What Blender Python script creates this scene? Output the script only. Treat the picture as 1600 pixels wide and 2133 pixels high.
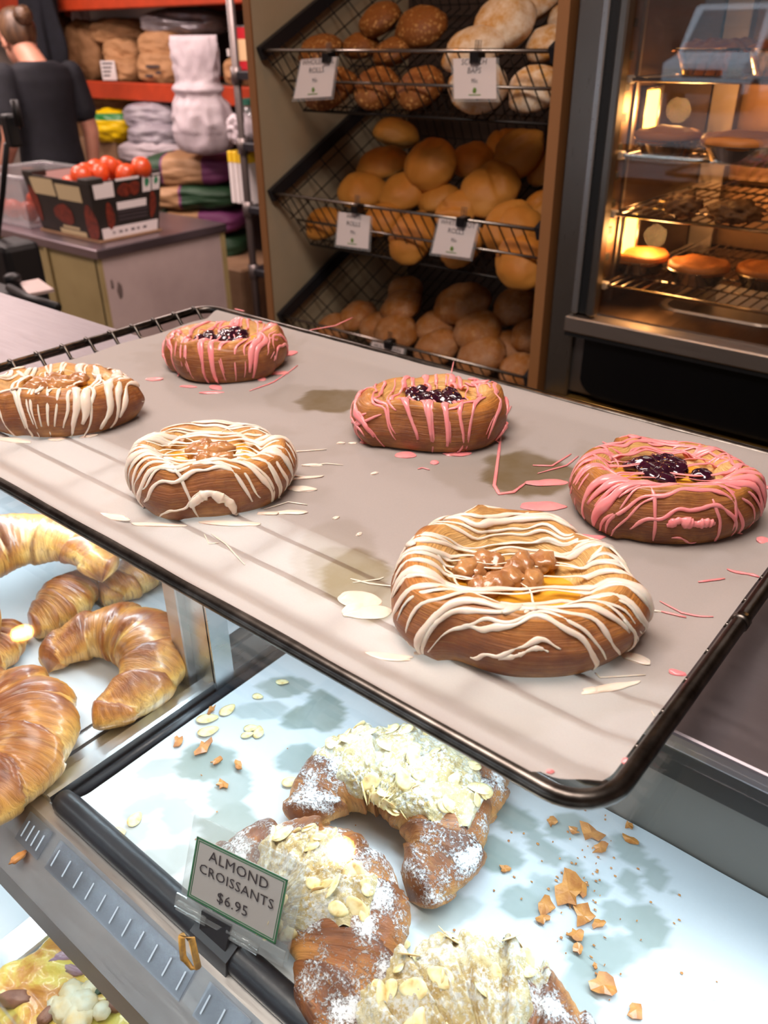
import bpy, bmesh, math, random
from mathutils import Vector, Matrix, noise
from math import sin, cos, pi, radians

for o in list(bpy.data.objects):
    bpy.data.objects.remove(o)
SC = bpy.context.scene
COL = SC.collection

# ------------------------------------------------------------------ camera
CAM = Vector((0, 0, 1.6))
YAW, PITCH, ROLL, FPX = 0.69278386, 0.52350368, -0.01208829, 1725.675
_f = Vector((-sin(YAW)*cos(PITCH), cos(YAW)*cos(PITCH), -sin(PITCH)))
_r0 = Vector((cos(YAW), sin(YAW), 0))
_u0 = _r0.cross(_f)
_r = cos(ROLL)*_r0 + sin(ROLL)*_u0
_u = -sin(ROLL)*_r0 + cos(ROLL)*_u0
cam_d = bpy.data.cameras.new('camera')
cam = bpy.data.objects.new('camera', cam_d)
COL.objects.link(cam)
cam.matrix_world = Matrix(((_r.x, _u.x, -_f.x, CAM.x), (_r.y, _u.y, -_f.y, CAM.y), (_r.z, _u.z, -_f.z, CAM.z), (0, 0, 0, 1)))
cam_d.sensor_fit = 'HORIZONTAL'
cam_d.sensor_width = 36
cam_d.lens = FPX/1600*36
cam_d.clip_start = 0.02
cam_d.clip_end = 100
cam_d.dof.use_dof = True
cam_d.dof.focus_distance = 0.56
cam_d.dof.aperture_fstop = 14.0
SC.camera = cam

# ------------------------------------------------------------------ world, lights, exposure
SC.view_settings.view_transform = 'Standard'
SC.view_settings.look = 'None'
SC.view_settings.gamma = 1
SC.view_settings.use_curve_mapping = False
SC.view_settings.exposure = 0.0
SC.cycles.sample_clamp_indirect = 80
world = bpy.data.worlds.new('sky')
SC.world = world
world.use_nodes = True
_bg = world.node_tree.nodes['Background']
_bg.inputs[0].default_value = (0.72, 0.84, 1.0, 1)
_bg.inputs[1].default_value = 3.0


def area(name, loc, size, power, color, rot=(0, 0, 0), shape='RECTANGLE', spread=180):
    l = bpy.data.lights.new(name, 'AREA')
    l.shape = shape
    l.size, l.size_y = size
    l.energy = power
    l.color = color
    l.spread = radians(spread)
    o = bpy.data.objects.new(name, l)
    COL.objects.link(o)
    o.location = loc
    o.rotation_euler = rot
    return o


area('ceiling_panel_light', (-0.35, 0.05, 2.66), (1.1, 0.5), 36, (1.0, 0.88, 0.82))
area('ceiling_panel_light', (-3.9, 0.7, 2.66), (1.0, 0.6), 62, (1.0, 0.80, 0.75))
area('ceiling_panel_light', (-2.1, 1.95, 2.66), (0.9, 0.5), 52, (1.0, 0.80, 0.75))
area('ceiling_panel_light', (-4.3, 2.0, 2.66), (1.2, 0.5), 42, (1.0, 0.80, 0.75))
# strip lamps inside the refrigerated display
area('display_strip_light', (-0.45, 0.333, 1.217), (1.5, 0.016), 3.0, (0.70, 0.87, 1.0), rot=(radians(-30), 0, 0))
area('display_strip_light', (-0.45, 0.062, 1.265), (1.5, 0.014), 0.9, (0.84, 0.94, 1.0), rot=(radians(40), 0, 0))
area('display_tube_light', (-0.66, 0.334, 1.222), (1.04, 0.012), 1.5, (0.86, 0.95, 1.0), rot=(radians(-128), 0, 0))  # upward lamp added so the rack paper glows from below
area('display_strip_light', (-0.45, 0.20, 1.068), (1.5, 0.016), 1.5, (0.82, 0.93, 1.0), rot=(radians(-12), 0, 0))


# ------------------------------------------------------------------ photograph -> place
def ray(px, py):
    return _r*((px-800)/FPX) + _u*(-(py-1066.5)/FPX) + _f


def az(px, py, z):
    d = ray(px, py)
    return CAM + d*((z-CAM.z)/d.z)


def ay(px, py, y):
    d = ray(px, py)
    return CAM + d*((y-CAM.y)/d.y)


def ax(px, py, x):
    d = ray(px, py)
    return CAM + d*((x-CAM.x)/d.x)


def apl(px, py, p, n):
    d = ray(px, py)
    return CAM + d*((p-CAM).dot(n)/d.dot(n))


def depth(p):
    return (p-CAM).dot(_f)


# ------------------------------------------------------------------ materials
def lin(c):
    if isinstance(c, str):
        c = [int(c[i:i+2], 16)/255 for i in (0, 2, 4)]
    return tuple(((x/12.92) if x <= 0.04045 else ((x+0.055)/1.055)**2.4) for x in c) + (1,)


class NT:
    def __init__(s, name):
        s.m = bpy.data.materials.new(name)
        s.m.use_nodes = True
        s.t = s.m.node_tree
        s.b = s.t.nodes['Principled BSDF']
        s.out = s.t.nodes['Material Output']

    def n(s, typ, **kw):
        o = s.t.nodes.new('ShaderNode'+typ)
        for k, v in kw.items():
            if k.startswith('_'):
                o.inputs[k[1:]].default_value = v
            else:
                setattr(o, k, v)
        return o

    def l(s, a, b):
        s.t.links.new(a, b)

    def coord(s, kind='Object', scale=(1, 1, 1)):
        tc = s.n('TexCoord')
        mp = s.n('Mapping')
        mp.inputs['Scale'].default_value = scale
        s.l(tc.outputs[kind], mp.inputs[0])
        return mp.outputs[0]

    def noise(s, vec, scale=5, detail=4, rough=.55, dist=0):
        o = s.n('TexNoise', _Scale=scale, _Detail=detail, _Roughness=rough, _Distortion=dist)
        if vec is not None:
            s.l(vec, o.inputs['Vector'])
        return o.outputs['Fac']

    def ramp(s, fac, stops, interp='LINEAR'):
        r = s.n('ValToRGB')
        e = r.color_ramp
        e.interpolation = interp
        while len(e.elements) < len(stops):
            e.elements.new(0.5)
        for el, (p, c) in zip(e.elements, stops):
            el.position = p
            el.color = lin(c) if not isinstance(c, (int, float)) else (c, c, c, 1)
        s.l(fac, r.inputs[0])
        return r.outputs[0]

    def mix(s, fac, a, b, blend='MIX'):
        m = s.n('MixRGB', blend_type=blend)
        for i, v in ((0, fac), (1, a), (2, b)):
            if isinstance(v, (int, float)):
                m.inputs[i].default_value = v if i == 0 else (v, v, v, 1)
            elif isinstance(v, (str, tuple)):
                m.inputs[i].default_value = lin(v) if isinstance(v, str) else v
            else:
                s.l(v, m.inputs[i])
        return m.outputs[0]

    def math(s, op, a, b=0.0, clamp=False):
        m = s.n('Math', operation=op, use_clamp=clamp)
        for i, v in ((0, a), (1, b)):
            if isinstance(v, (int, float)):
                m.inputs[i].default_value = v
            else:
                s.l(v, m.inputs[i])
        return m.outputs[0]

    def bump(s, h, strength=.3, dist=.002):
        b = s.n('Bump', _Strength=strength, _Distance=dist)
        s.l(h, b.inputs['Height'])
        s.l(b.outputs[0], s.b.inputs['Normal'])

    def color(s, c):
        if isinstance(c, (str, tuple)):
            s.b.inputs['Base Color'].default_value = lin(c) if isinstance(c, str) else c
        else:
            s.l(c, s.b.inputs['Base Color'])

    def set(s, **kw):
        for k, v in kw.items():
            s.b.inputs[k.replace('_', ' ')].default_value = v


def simple(name, c, rough=.5, metal=0, c2=None, nscale=8, bump=0, bscale=60, coat=0, spec=.5, stretch=(1, 1, 1), sss=0):
    m = NT(name)
    v = m.coord('Object', stretch)
    if c2:
        m.color(m.ramp(m.noise(v, nscale, 5), [(.3, c), (.7, c2)]))
    else:
        m.color(c)
    m.set(Roughness=rough, Metallic=metal, Coat_Weight=coat, Specular_IOR_Level=spec)
    if sss:
        m.set(Subsurface_Weight=sss, Subsurface_Scale=.004)
    if bump:
        m.bump(m.noise(v, bscale, 4), bump, .002)
    return m.m


def emit(name, c, strength):
    m = NT(name)
    m.color('000000')
    m.b.inputs['Emission Color'].default_value = lin(c)
    m.b.inputs['Emission Strength'].default_value = strength
    return m.m


def glass(name, tint=(1, 1, 1, 1), f0=.04, rough=0.0, haze=0.0):
    m = NT(name)
    tr = m.n('BsdfTransparent')
    tr.inputs[0].default_value = tint
    gl = m.n('BsdfGlossy', _Roughness=rough)
    lw = m.n('LayerWeight', _Blend=.5)
    p = m.math('POWER', lw.outputs['Facing'], 4.0)
    fac = m.math('ADD', m.math('MULTIPLY', p, .8), f0, True)
    mx = m.n('MixShader')
    m.l(fac, mx.inputs[0])
    m.l(tr.outputs[0], mx.inputs[1])
    m.l(gl.outputs[0], mx.inputs[2])
    last = mx.outputs[0]
    if haze:
        df = m.n('BsdfDiffuse')
        df.inputs[0].default_value = (.8, .8, .8, 1)
        m2 = m.n('MixShader')
        m2.inputs[0].default_value = haze
        m.l(last, m2.inputs[1])
        m.l(df.outputs[0], m2.inputs[2])
        last = m2.outputs[0]
    m.l(last, m.out.inputs[0])
    return m.m


def brushed(name, c, rough=.32, stretch=(2, 60, 60), c2=None):
    m = NT(name)
    v = m.coord('Object', stretch)
    n = m.noise(v, 6, 6, .6)
    big = m.noise(m.coord('Object'), 9, 4)
    m.color(m.mix(m.math('MULTIPLY', big, .5), c, c2 or c))
    r = m.n('MapRange')
    r.inputs['To Min'].default_value = rough-.1
    r.inputs['To Max'].default_value = rough+.12
    m.l(n, r.inputs['Value'])
    m.l(r.outputs[0], m.b.inputs['Roughness'])
    m.set(Metallic=1)
    m.bump(n, .08, .001)
    return m.m


def dough(name, stops, streak=(5, 60), spots='5f2c10', sugar=0.0, rough=.42, coat=.25, pale='e9b96a', lines=.40):
    """baked dough: UV x runs along/around, UV y is the baked profile"""
    m = NT(name)
    uv = m.coord('UV')
    us = m.coord('UV', (streak[0], streak[1], 1))
    ob = m.coord('Object')
    sep = m.n('SeparateXYZ')
    m.l(uv, sep.inputs[0])
    wob = m.math('MULTIPLY', m.math('SUBTRACT', m.noise(ob, 38, 4), .5), .36)
    c = m.ramp(m.math('ADD', sep.outputs['Y'], wob), stops)
    fine = m.noise(us, 1.0, 7, .65, .6)
    c = m.mix(m.ramp(fine, [(.34, .8), (.54, 0.0)]), c, m.mix(lines, c, spots))
    c = m.mix(m.ramp(m.noise(us, 1.7, 5, .6, .4), [(.56, 0.0), (.74, .30)]), c, pale)
    big = m.noise(ob, 55, 5, .6)
    c = m.mix(m.math('MULTIPLY', m.ramp(big, [(.46, 0.0), (.66, .75)]), m.ramp(sep.outputs['Y'], [(.45, .18), (.78, 1.0)])), c, spots)
    h = m.math('ADD', fine, m.math('MULTIPLY', big, .4))
    m.set(Roughness=rough, Coat_Weight=coat, Coat_Roughness=.22, Specular_IOR_Level=.5)
    if sugar:
        geo = m.n('TexCoord')
        sn = m.n('SeparateXYZ')
        m.l(geo.outputs['Normal'], sn.inputs[0])
        g1 = m.noise(ob, 48, 3, .5)
        g2 = m.noise(ob, 520, 3, .7)
        g = m.math('ADD', m.math('MULTIPLY', g1, .62), m.math('MULTIPLY', g2, .5))
        g = m.math('ADD', g, m.math('MULTIPLY', sn.outputs['Z'], .14))
        k = m.ramp(g, [(.64, 0.0), (.74, .92)])
        c = m.mix(k, c, 'eef0f2')
        m.l(m.ramp(k, [(0, rough), (1, .9)]), m.b.inputs['Roughness'])
        m.set(Coat_Weight=.1)
        h = m.math('ADD', h, k)
    m.color(c)
    m.bump(h, .8, .0022)
    return m.m


M = {}
M['steel'] = brushed('brushed stainless steel', 'c9c4c0', .34, (3, 60, 60), 'a39c98')
M['steel_dark'] = brushed('worn dark steel', '8d8784', .4, (60, 3, 60), '6d6763')
M['counter_metal'] = brushed('scratched counter steel', '8f888c', .42, (3, 50, 50), '716b70')
M['wire'] = simple('darkened rack wire', '6c6660', .3, 1, '3a3430', 60)
M['wire_black'] = simple('black coated wire', '2b2623', .4, .6)
M['chrome_wire'] = simple('chromed wire', '9a8f86', .25, 1)
M['alu'] = brushed('brushed aluminium', 'd5d8da', .3, (60, 3, 60), 'b0b4b6')
M['black_plastic'] = simple('black plastic rim', '16181d', .38, 0, '22252b', 20, .1, 200)
M['glass'] = glass('display glass', (.97, .985, .98, 1), .042)
M['oven_glass'] = glass('oven door glass', (.9, .88, .86, 1), .085)
M['acrylic'] = glass('clear acrylic', (.93, .94, .93, 1), .05, .08, .10)
M['tub_plastic'] = glass('cloudy plastic tub', (.85, .83, .85, 1), .06, .1, .16)
M['icing_white'] = simple('white icing', 'eedfd0', .35, 0, 'e6d2be', 60, .1, 120, coat=.25, sss=.25)
M['icing_pink'] = simple('pink icing', 'f5888c', .32, 0, 'f09a98', 60, .1, 120, coat=.3, sss=.25)
M['custard'] = simple('baked custard', 'eeb43a', .3, 0, 'd99a28', 60, .25, 90, coat=.5, sss=.15)
M['apple'] = simple('stewed apple', '8f5730', .3, 0, 'c08c55', 70, .5, 140, coat=.5, sss=.1)
M['berry'] = simple('dark berry filling', '1d0716', .16, 0, '3a0d22', 90, .2, 160, coat=.9)
M['danish_dough'] = dough('danish pastry dough', [(0, 'e6b052'), (.40, 'f0c47e'), (.56, 'e6b066'), (.68, 'cc863c'), (.80, 'a05f26'), (.9, '864818'), (1, 'b07a3c')], (9, 70), '6e3410', lines=.5)
M['croissant_dough'] = dough('croissant dough', [(0, 'f0ca84'), (.28, 'e0a852'), (.5, 'bd7830'), (.72, '964f1c'), (1, '6e3612')], (60, 4), '6b3211', rough=.34, coat=.5, lines=.75)
M['almond_dough'] = dough('almond croissant dough', [(0, 'dcaa66'), (.3, 'c08243'), (.5, '97592a'), (.72, '74401c'), (1, '522a12')], (50, 4), '4c220f', sugar=1.0, lines=.7)
M['white'] = simple('white enamel', 'd9d6d2', .45)


def paste_mat():
    m = NT('sugared almond paste')
    v = m.coord('Object')
    c = m.ramp(m.noise(v, 60, 5, .6), [(.3, 'c9a25c'), (.5, 'e2cd98'), (.75, 'ece2c2')])
    k = m.ramp(m.math('ADD', m.noise(v, 330, 3, .7), m.math('MULTIPLY', m.noise(v, 40, 3), .5)), [(.71, 0.0), (.84, .9)])
    m.color(m.mix(k, c, 'f3f1ea'))
    m.set(Roughness=.9)
    m.bump(m.noise(v, 230, 6, .75), 1.0, .004)
    return m.m


def flake_mat():
    m = NT('toasted almond flake')
    v = m.coord('Object')
    m.color(m.ramp(m.noise(v, 120, 3), [(.35, 'efdfb4'), (.58, 'e6cc90'), (.78, 'b97f3a')]))
    m.set(Roughness=.5, Subsurface_Weight=.2, Subsurface_Scale=.003)
    return m.m


M['paste'] = paste_mat()
M['flake'] = flake_mat()
M['crumb'] = simple('browned pastry crumb', 'cf8f48', .5, 0, '9c5a26', 120, .4, 200, coat=.2)


def paper_mat(name, c, oil, trans, oil_mix=1.0):
    m = NT(name)
    at = m.n('Attribute', attribute_name='stain')
    v = m.coord('Object')
    n = m.noise(v, 30, 4)
    fib = m.noise(v, 900, 3)
    base = m.mix(m.math('MULTIPLY', fib, .22), c, m.mix(.7, c, '9a8f88'))
    k = m.math('MULTIPLY', at.outputs['Fac'], oil_mix, True)
    col = m.mix(k, base, m.mix(m.ramp(n, [(.35, 0.0), (.65, .6)]), oil, m.mix(.3, oil, c)))
    m.color(col)
    m.set(Roughness=.6, Specular_IOR_Level=.25)
    tl = m.n('BsdfTranslucent')
    m.l(col, tl.inputs[0])
    mx = m.n('MixShader')
    m.l(m.math('ADD', m.math('MULTIPLY', k, .1), trans), mx.inputs[0])
    m.l(m.b.outputs[0], mx.inputs[1])
    m.l(tl.outputs[0], mx.inputs[2])
    m.l(mx.outputs[0], m.out.inputs[0])
    m.bump(m.noise(v, 22, 3), .12, .004)
    return m.m


M['rack_paper'] = paper_mat('baking paper', 'dacfc8', '9c8660', .50)
M['tray_paper'] = paper_mat('greaseproof tray paper', 'd4dade', '8d998f', .12)


# ------------------------------------------------------------------ object helpers
def link(name, data):
    o = bpy.data.objects.new(name, data)
    COL.objects.link(o)
    return o


def tag(o, label=None, cat=None, group=None, kind=None):
    for k, v in (('label', label), ('category', cat), ('group', group), ('kind', kind)):
        if v:
            o[k] = v
    return o


def thing(name, label, cat, loc=(0, 0, 0), rot=(0, 0, 0), group=None):
    o = link(name, None)
    o.empty_display_size = .05
    o.location = loc
    o.rotation_euler = rot
    return tag(o, label, cat, group)


def wloc(o):
    p = Vector((0, 0, 0))
    while o is not None:
        p += o.location
        o = o.parent
    return p


def obj(name, bm, mat, parent=None, smooth=False, local=False, label=None):
    """one mesh object; local=False: bm is in place coordinates"""
    if isinstance(bm, bmesh.types.BMesh):
        me = bpy.data.meshes.new(name)
        bm.to_mesh(me)
        bm.free()
    else:
        me = bm
    if smooth:
        me.polygons.foreach_set('use_smooth', [True]*len(me.polygons))
    for x in (mat if isinstance(mat, (list, tuple)) else [mat]):
        me.materials.append(x if not isinstance(x, str) else M[x])
    o = link(name, me)
    if parent is not None:
        o.parent = parent
        if not local:
            me.transform(Matrix.Translation(-wloc(parent)))
    elif not local:
        xs = [v.co for v in me.vertices]
        c = Vector(((min(v.x for v in xs)+max(v.x for v in xs))/2, (min(v.y for v in xs)+max(v.y for v in xs))/2, min(v.z for v in xs)))
        me.transform(Matrix.Translation(-c))
        o.location = c
    if label:
        o['label'] = label
    return o


def B():
    return bmesh.new()


def box(bm, lo, hi, bev=0, seg=1, M4=None):
    r = bmesh.ops.create_cube(bm, size=1)
    vs = r['verts']
    for v in vs:
        v.co = Vector([lo[i] + (v.co[i]+.5)*(hi[i]-lo[i]) for i in range(3)])
    if M4 is not None:
        for v in vs:
            v.co = M4 @ v.co
    if bev:
        es = list({e for v in vs for e in v.link_edges})
        bmesh.ops.bevel(bm, geom=es, offset=bev, segments=seg, profile=.5, affect='EDGES')
    return bm


def bx(lo, hi, bev=0, seg=1):
    return box(B(), lo, hi, bev, seg)


def tube(bm, pts, rad, n=8, closed=False, flat=1.0, up=None, ends=True):
    pts = [Vector(p) for p in pts]
    k = len(pts)
    rad = rad if isinstance(rad, (list, tuple)) else [rad]*k
    rings = []
    prev = None
    for i, p in enumerate(pts):
        if closed:
            t = pts[(i+1) % k]-pts[i-1]
        else:
            t = pts[min(i+1, k-1)]-pts[max(i-1, 0)]
        if t.length < 1e-9:
            t = Vector((1, 0, 0))
        t.normalize()
        if up is not None:
            a = Vector(up[i] if isinstance(up, list) else up)
        elif prev is not None:
            a = prev
        else:
            a = Vector((0, 0, 1)) if abs(t.z) < .9 else Vector((1, 0, 0))
        a = a - t*a.dot(t)
        if a.length < 1e-6:
            a = t.orthogonal()
        a.normalize()
        prev = a
        b = t.cross(a)
        rings.append([bm.verts.new(p + (a*flat*cos(2*pi*j/n) + b*sin(2*pi*j/n))*rad[i]) for j in range(n)])
    m = k if closed else k-1
    for i in range(m):
        r1, r2 = rings[i], rings[(i+1) % k]
        for j in range(n):
            bm.faces.new((r1[j], r1[(j+1) % n], r2[(j+1) % n], r2[j]))
    if not closed and ends:
        bm.faces.new(rings[0][::-1])
        bm.faces.new(rings[-1])
    return bm


def grid(bm, fn, nu, nv, closeu=False, uvf=None, capv0=False):
    """fn(u,v) u,v in 0..1"""
    lay = bm.loops.layers.uv.verify()
    V = [[bm.verts.new(fn(i/nu, j/nv)) for j in range(nv+1)] for i in range(nu if closeu else nu+1)]
    for i in range(nu):
        for j in range(nv):
            i2 = (i+1) % len(V) if closeu else i+1
            try:
                f = bm.faces.new((V[i][j], V[i2][j], V[i2][j+1], V[i][j+1]))
            except ValueError:
                continue
            for lp, (a, b) in zip(f.loops, ((i, j), (i+1, j), (i+1, j+1), (i, j+1))):
                lp[lay].uv = (a/nu, b/nv)
    return V


def lathe(bm, prof, n=32, c=(0, 0, 0), wave=None):
    c = Vector(c)
    rings = []
    for r, z in prof:
        rings.append([bm.verts.new(c + Vector((r*(1+(wave(2*pi*j/n, r, z) if wave else 0))*cos(2*pi*j/n), r*(1+(wave(2*pi*j/n, r, z) if wave else 0))*sin(2*pi*j/n), z))) for j in range(n)])
    for a, b in zip(rings, rings[1:]):
        for j in range(n):
            bm.faces.new((a[j], a[(j+1) % n], b[(j+1) % n], b[j]))
    bm.faces.new(rings[0][::-1])
    bm.faces.new(rings[-1])
    return bm


def blobmesh(bm, c, r, amp=.15, fr=1.5, seed=0, sub=3, M3=None):
    """noisy ellipsoid, r = (rx,ry,rz)"""
    res = bmesh.ops.create_icosphere(bm, subdivisions=sub, radius=1)
    off = Vector((seed*3.1, seed*1.7, seed*.9))
    for v in res['verts']:
        d = v.co.normalized()
        s = 1 + amp*noise.noise(d*fr+off)
        q = Vector((d.x*r[0]*s, d.y*r[1]*s, d.z*r[2]*s))
        if M3 is not None:
            q = M3 @ q
        v.co = Vector(c)+q
    return res['verts']


def copytree(o, parent=None):
    c = o.copy()
    COL.objects.link(c)
    c.parent = parent
    for ch in o.children:
        copytree(ch, c)
    return c


def cat(p, xs, ys):
    """catmull-rom through sorted xs"""
    if p <= xs[0]:
        return ys[0]
    if p >= xs[-1]:
        return ys[-1]
    i = max(k for k in range(len(xs)-1) if xs[k] <= p)
    t = (p-xs[i])/(xs[i+1]-xs[i])
    y0, y1, y2, y3 = ys[max(i-1, 0)], ys[i], ys[i+1], ys[min(i+2, len(ys)-1)]
    return .5*((2*y1)+(-y0+y2)*t+(2*y0-5*y1+4*y2-y3)*t*t+(-y0+3*y1-3*y2+y3)*t**3)


def sstep(a, b, x):
    t = min(1, max(0, (x-a)/(b-a)))
    return t*t*(3-2*t)


_fonts = {}


def lettering(parent, text, mat, p, right, up, size, off=.0006, spacing=1.0):
    """flat lettering as a thin mesh, p = centre of the line in place coordinates"""
    cu = bpy.data.curves.new('lettering', 'FONT')
    cu.body = text
    cu.size = size
    cu.align_x = 'CENTER'
    cu.align_y = 'CENTER'
    cu.space_character = spacing
    cu.extrude = 0.0001
    cu.offset = -size*.008
    cu.resolution_u = 2
    tmp = link('lettering', cu)
    dg = bpy.context.evaluated_depsgraph_get()
    me = bpy.data.meshes.new_from_object(tmp.evaluated_get(dg))
    bpy.data.objects.remove(tmp)
    bpy.data.curves.remove(cu)
    r = right.normalized()
    u = (up - r*up.dot(r)).normalized()
    n = r.cross(u)
    q = p + n*off - (wloc(parent) if parent else Vector((0, 0, 0)))
    me.transform(Matrix(((r.x, u.x, n.x, q.x), (r.y, u.y, n.y, q.y), (r.z, u.z, n.z, q.z), (0, 0, 0, 1))))
    me.materials.clear()
    me.materials.append(mat)
    o = link('lettering', me)
    o.parent = parent
    return o


def slab(bm, a, b, c, d, th):
    """quad a b c d (counter clockwise seen from the front) with thickness behind it"""
    a, b, c, d = map(Vector, (a, b, c, d))
    n = (b-a).cross(d-a).normalized()*th
    f = [bm.verts.new(x) for x in (a, b, c, d)]
    k = [bm.verts.new(x-n) for x in (a, b, c, d)]
    bm.faces.new(f)
    bm.faces.new(k[::-1])
    for i in range(4):
        j = (i+1) % 4
        bm.faces.new((f[j], f[i], k[i], k[j]))
    return bm

# ================================================================== the room
X0, X1, Y0, Y1, ZC = -6.2, 1.8, -2.4, 4.0, 2.72
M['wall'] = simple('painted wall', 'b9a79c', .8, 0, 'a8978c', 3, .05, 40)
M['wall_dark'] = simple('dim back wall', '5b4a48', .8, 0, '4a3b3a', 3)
M['ceiling'] = simple('ceiling paint', 'd8d2ca', .85)


def tile_floor():
    m = NT('grey floor tiles')
    v = m.coord('Object')
    br = m.n('TexBrick', _Scale=3.3)
    br.offset = 0
    br.inputs['Color1'].default_value = lin('5c4f4b')
    br.inputs['Color2'].default_value = lin('675a55')
    br.inputs['Mortar'].default_value = lin('3d3432')
    br.inputs['Mortar Size'].default_value = .012
    br.inputs['Brick Width'].default_value = 1
    br.inputs['Row Height'].default_value = 1
    m.l(v, br.inputs['Vector'])
    m.color(br.outputs['Color'])
    m.set(Roughness=.5)
    return m.m


def struct(name, bm, mat, parent=None):
    return tag(obj(name, bm, mat, parent), kind='structure')


struct('floor', bx((X0, Y0, -.1), (X1, Y1, 0)), tile_floor())
struct('ceiling', bx((X0, Y0, ZC), (X1, Y1, ZC+.1)), 'ceiling')
struct('wall_left', bx((X0-.1, Y0, 0), (X0, Y1, ZC)), 'wall')
struct('wall_right', bx((X1, Y0, 0), (X1+.1, Y1, ZC)), 'wall')
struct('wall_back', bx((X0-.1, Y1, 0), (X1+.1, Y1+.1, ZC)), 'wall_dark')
b = B()
box(b, (X0, Y0-.1, 0), (X1, Y0, .95))
box(b, (X0, Y0-.1, 2.45), (X1, Y0, ZC))
box(b, (X0, Y0-.1, .45), (-2.6, Y0, 2.45))
box(b, (-.3, Y0-.1, .45), (X1, Y0, 2.45))
struct('wall_front', b, 'wall')
M['frame_dark'] = simple('dark window frame', '2a2a2c', .4, .5)
win = tag(thing('window_1', None, None, (-1.45, Y0-.05, .95)), kind='structure')
for i in range(3):
    xx = (-2.57, -.95, -.33)[i]
    obj('mullion', bx((xx-.03, Y0-.09, .95), (xx+.03, Y0-.01, 2.45)), 'frame_dark', win)
for z in (.95, 2.39):
    obj('window_rail', bx((-2.6, Y0-.09, z), (-.3, Y0-.01, z+.06)), 'frame_dark', win)
for xa, xb in ((-2.54, -.98), (-.92, -.36)):
    obj('pane', bx((xa, Y0-.055, 1.01), (xb, Y0-.045, 2.39)), 'glass', win)

# ceiling fittings: warm spot lamps and panel housings
M['lamp_glow'] = emit('warm lamp glow', 'ffa548', 170)
M['fitting'] = simple('white lamp fitting', 'e8e4dd', .5)
for i, (lx, ly, lab) in enumerate(((-2.37, .93, 'round recessed spot lamp over the freezer chest end of the counter'), (-.955, .967, 'round recessed spot lamp over the cooling rack end of the counter'))):
    t = thing('ceiling_spot', lab, 'lamp', (lx, ly, 2.69))
    obj('housing', lathe(B(), [(.05, .03), (.055, .02), (.055, 0), (.036, 0), (.034, .012), (.0, .012)][::-1] if False else [(.055, 0.0), (.055, .03)], 24, (lx, ly, 2.69)), 'fitting', t)
    obj('bulb', lathe(B(), [(.030, -.004), (.034, -.001)], 20, (lx, ly, 2.689)), 'lamp_glow', t)
for lx, ly, sx, sy, lab in ((-.35, .05, 1.1, .5, 'ceiling light panel above the display counter'), (-3.9, .7, 1.0, .6, 'ceiling light panel between counter and freezer'), (-2.1, 1.95, .9, .5, 'ceiling light panel behind the bread stand'), (-4.3, 2.0, 1.2, .5, 'ceiling light panel by the orange storage shelves')):
    t = thing('ceiling_light', lab, 'lamp', (lx, ly, 2.67))
    for s in (-1, 1):
        obj('frame', bx((lx-sx/2-.03, ly+s*(sy/2+.015)-.015, 2.65), (lx+sx/2+.03, ly+s*(sy/2+.015)+.015, 2.72)), 'fitting', t)
        obj('frame', bx((lx+s*(sx/2+.015)-.015, ly-sy/2, 2.65), (lx+s*(sx/2+.015)+.015, ly+sy/2, 2.72)), 'fitting', t)
    obj('reflector', bx((lx-sx/2, ly-sy/2, 2.69), (lx+sx/2, ly+sy/2, 2.72)), 'fitting', t)

# the street seen in reflections through the shop window
M['asphalt'] = simple('asphalt', '6a6a6c', .9, 0, '5a5a5c', 3)
M['brick_far'] = simple('dull brick facade', '6e5a50', .9, 0, '5c4a42', 2)
M['van_white'] = simple('white van paint', 'dfe4ea', .3, coat=.4)
M['van_glass'] = simple('van windscreen', '5a7078', .1, coat=.6)
M['tyre'] = simple('tyre rubber', '17171a', .8)
struct('street_ground', bx((-22, -32, -.15), (12, Y0-.1, -.02)), 'asphalt')
fb = thing('street_building', 'dull brick building across the street outside the window', 'building', (-5, -27, 0))
obj('wall', bx((-22, -28, -.02), (12, -27, 7)), 'brick_far', fb)
for k in range(7):
    obj('window', bx((-20+k*4.3, -27.0, 1.0), (-18+k*4.3, -26.95, 3.2)), 'van_glass', fb)
vx, vy = -7.8, -18.0
vn = thing('parked_van', 'white van parked in the street outside the shop window', 'van', (vx, vy, 0))
b = B()
sec = [(0, .35), (0, .95), (.75, 1.12), (1.45, 2.05), (1.7, 2.12), (4.6, 2.12), (4.7, .35)]
f1 = [b.verts.new((vx-.92, vy-y, z)) for y, z in sec]
f2 = [b.verts.new((vx+.92, vy-y, z)) for y, z in sec]
b.faces.new(f1)
b.faces.new(f2[::-1])
for k in range(len(sec)):
    j = (k+1) % len(sec)
    b.faces.new((f1[j], f1[k], f2[k], f2[j]))
bmesh.ops.recalc_face_normals(b, faces=b.faces)
obj('body', b, 'van_white', vn)
g1, g2 = Vector((0, -.80, 1.17)), Vector((0, -1.42, 2.0))
obj('windscreen', slab(B(), (vx+.82, vy+g1.y+.03, g1.z), (vx-.82, vy+g1.y+.03, g1.z), (vx-.72, vy+g2.y+.03, g2.z), (vx+.72, vy+g2.y+.03, g2.z), .03), 'van_glass', vn)
obj('bumper', bx((vx-.94, vy-.05, .35), (vx+.94, vy+.10, .58), .04, 2), 'tyre', vn)
obj('grille', bx((vx-.45, vy, .68), (vx+.45, vy+.03, .84), .01), 'tyre', vn)
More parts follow.
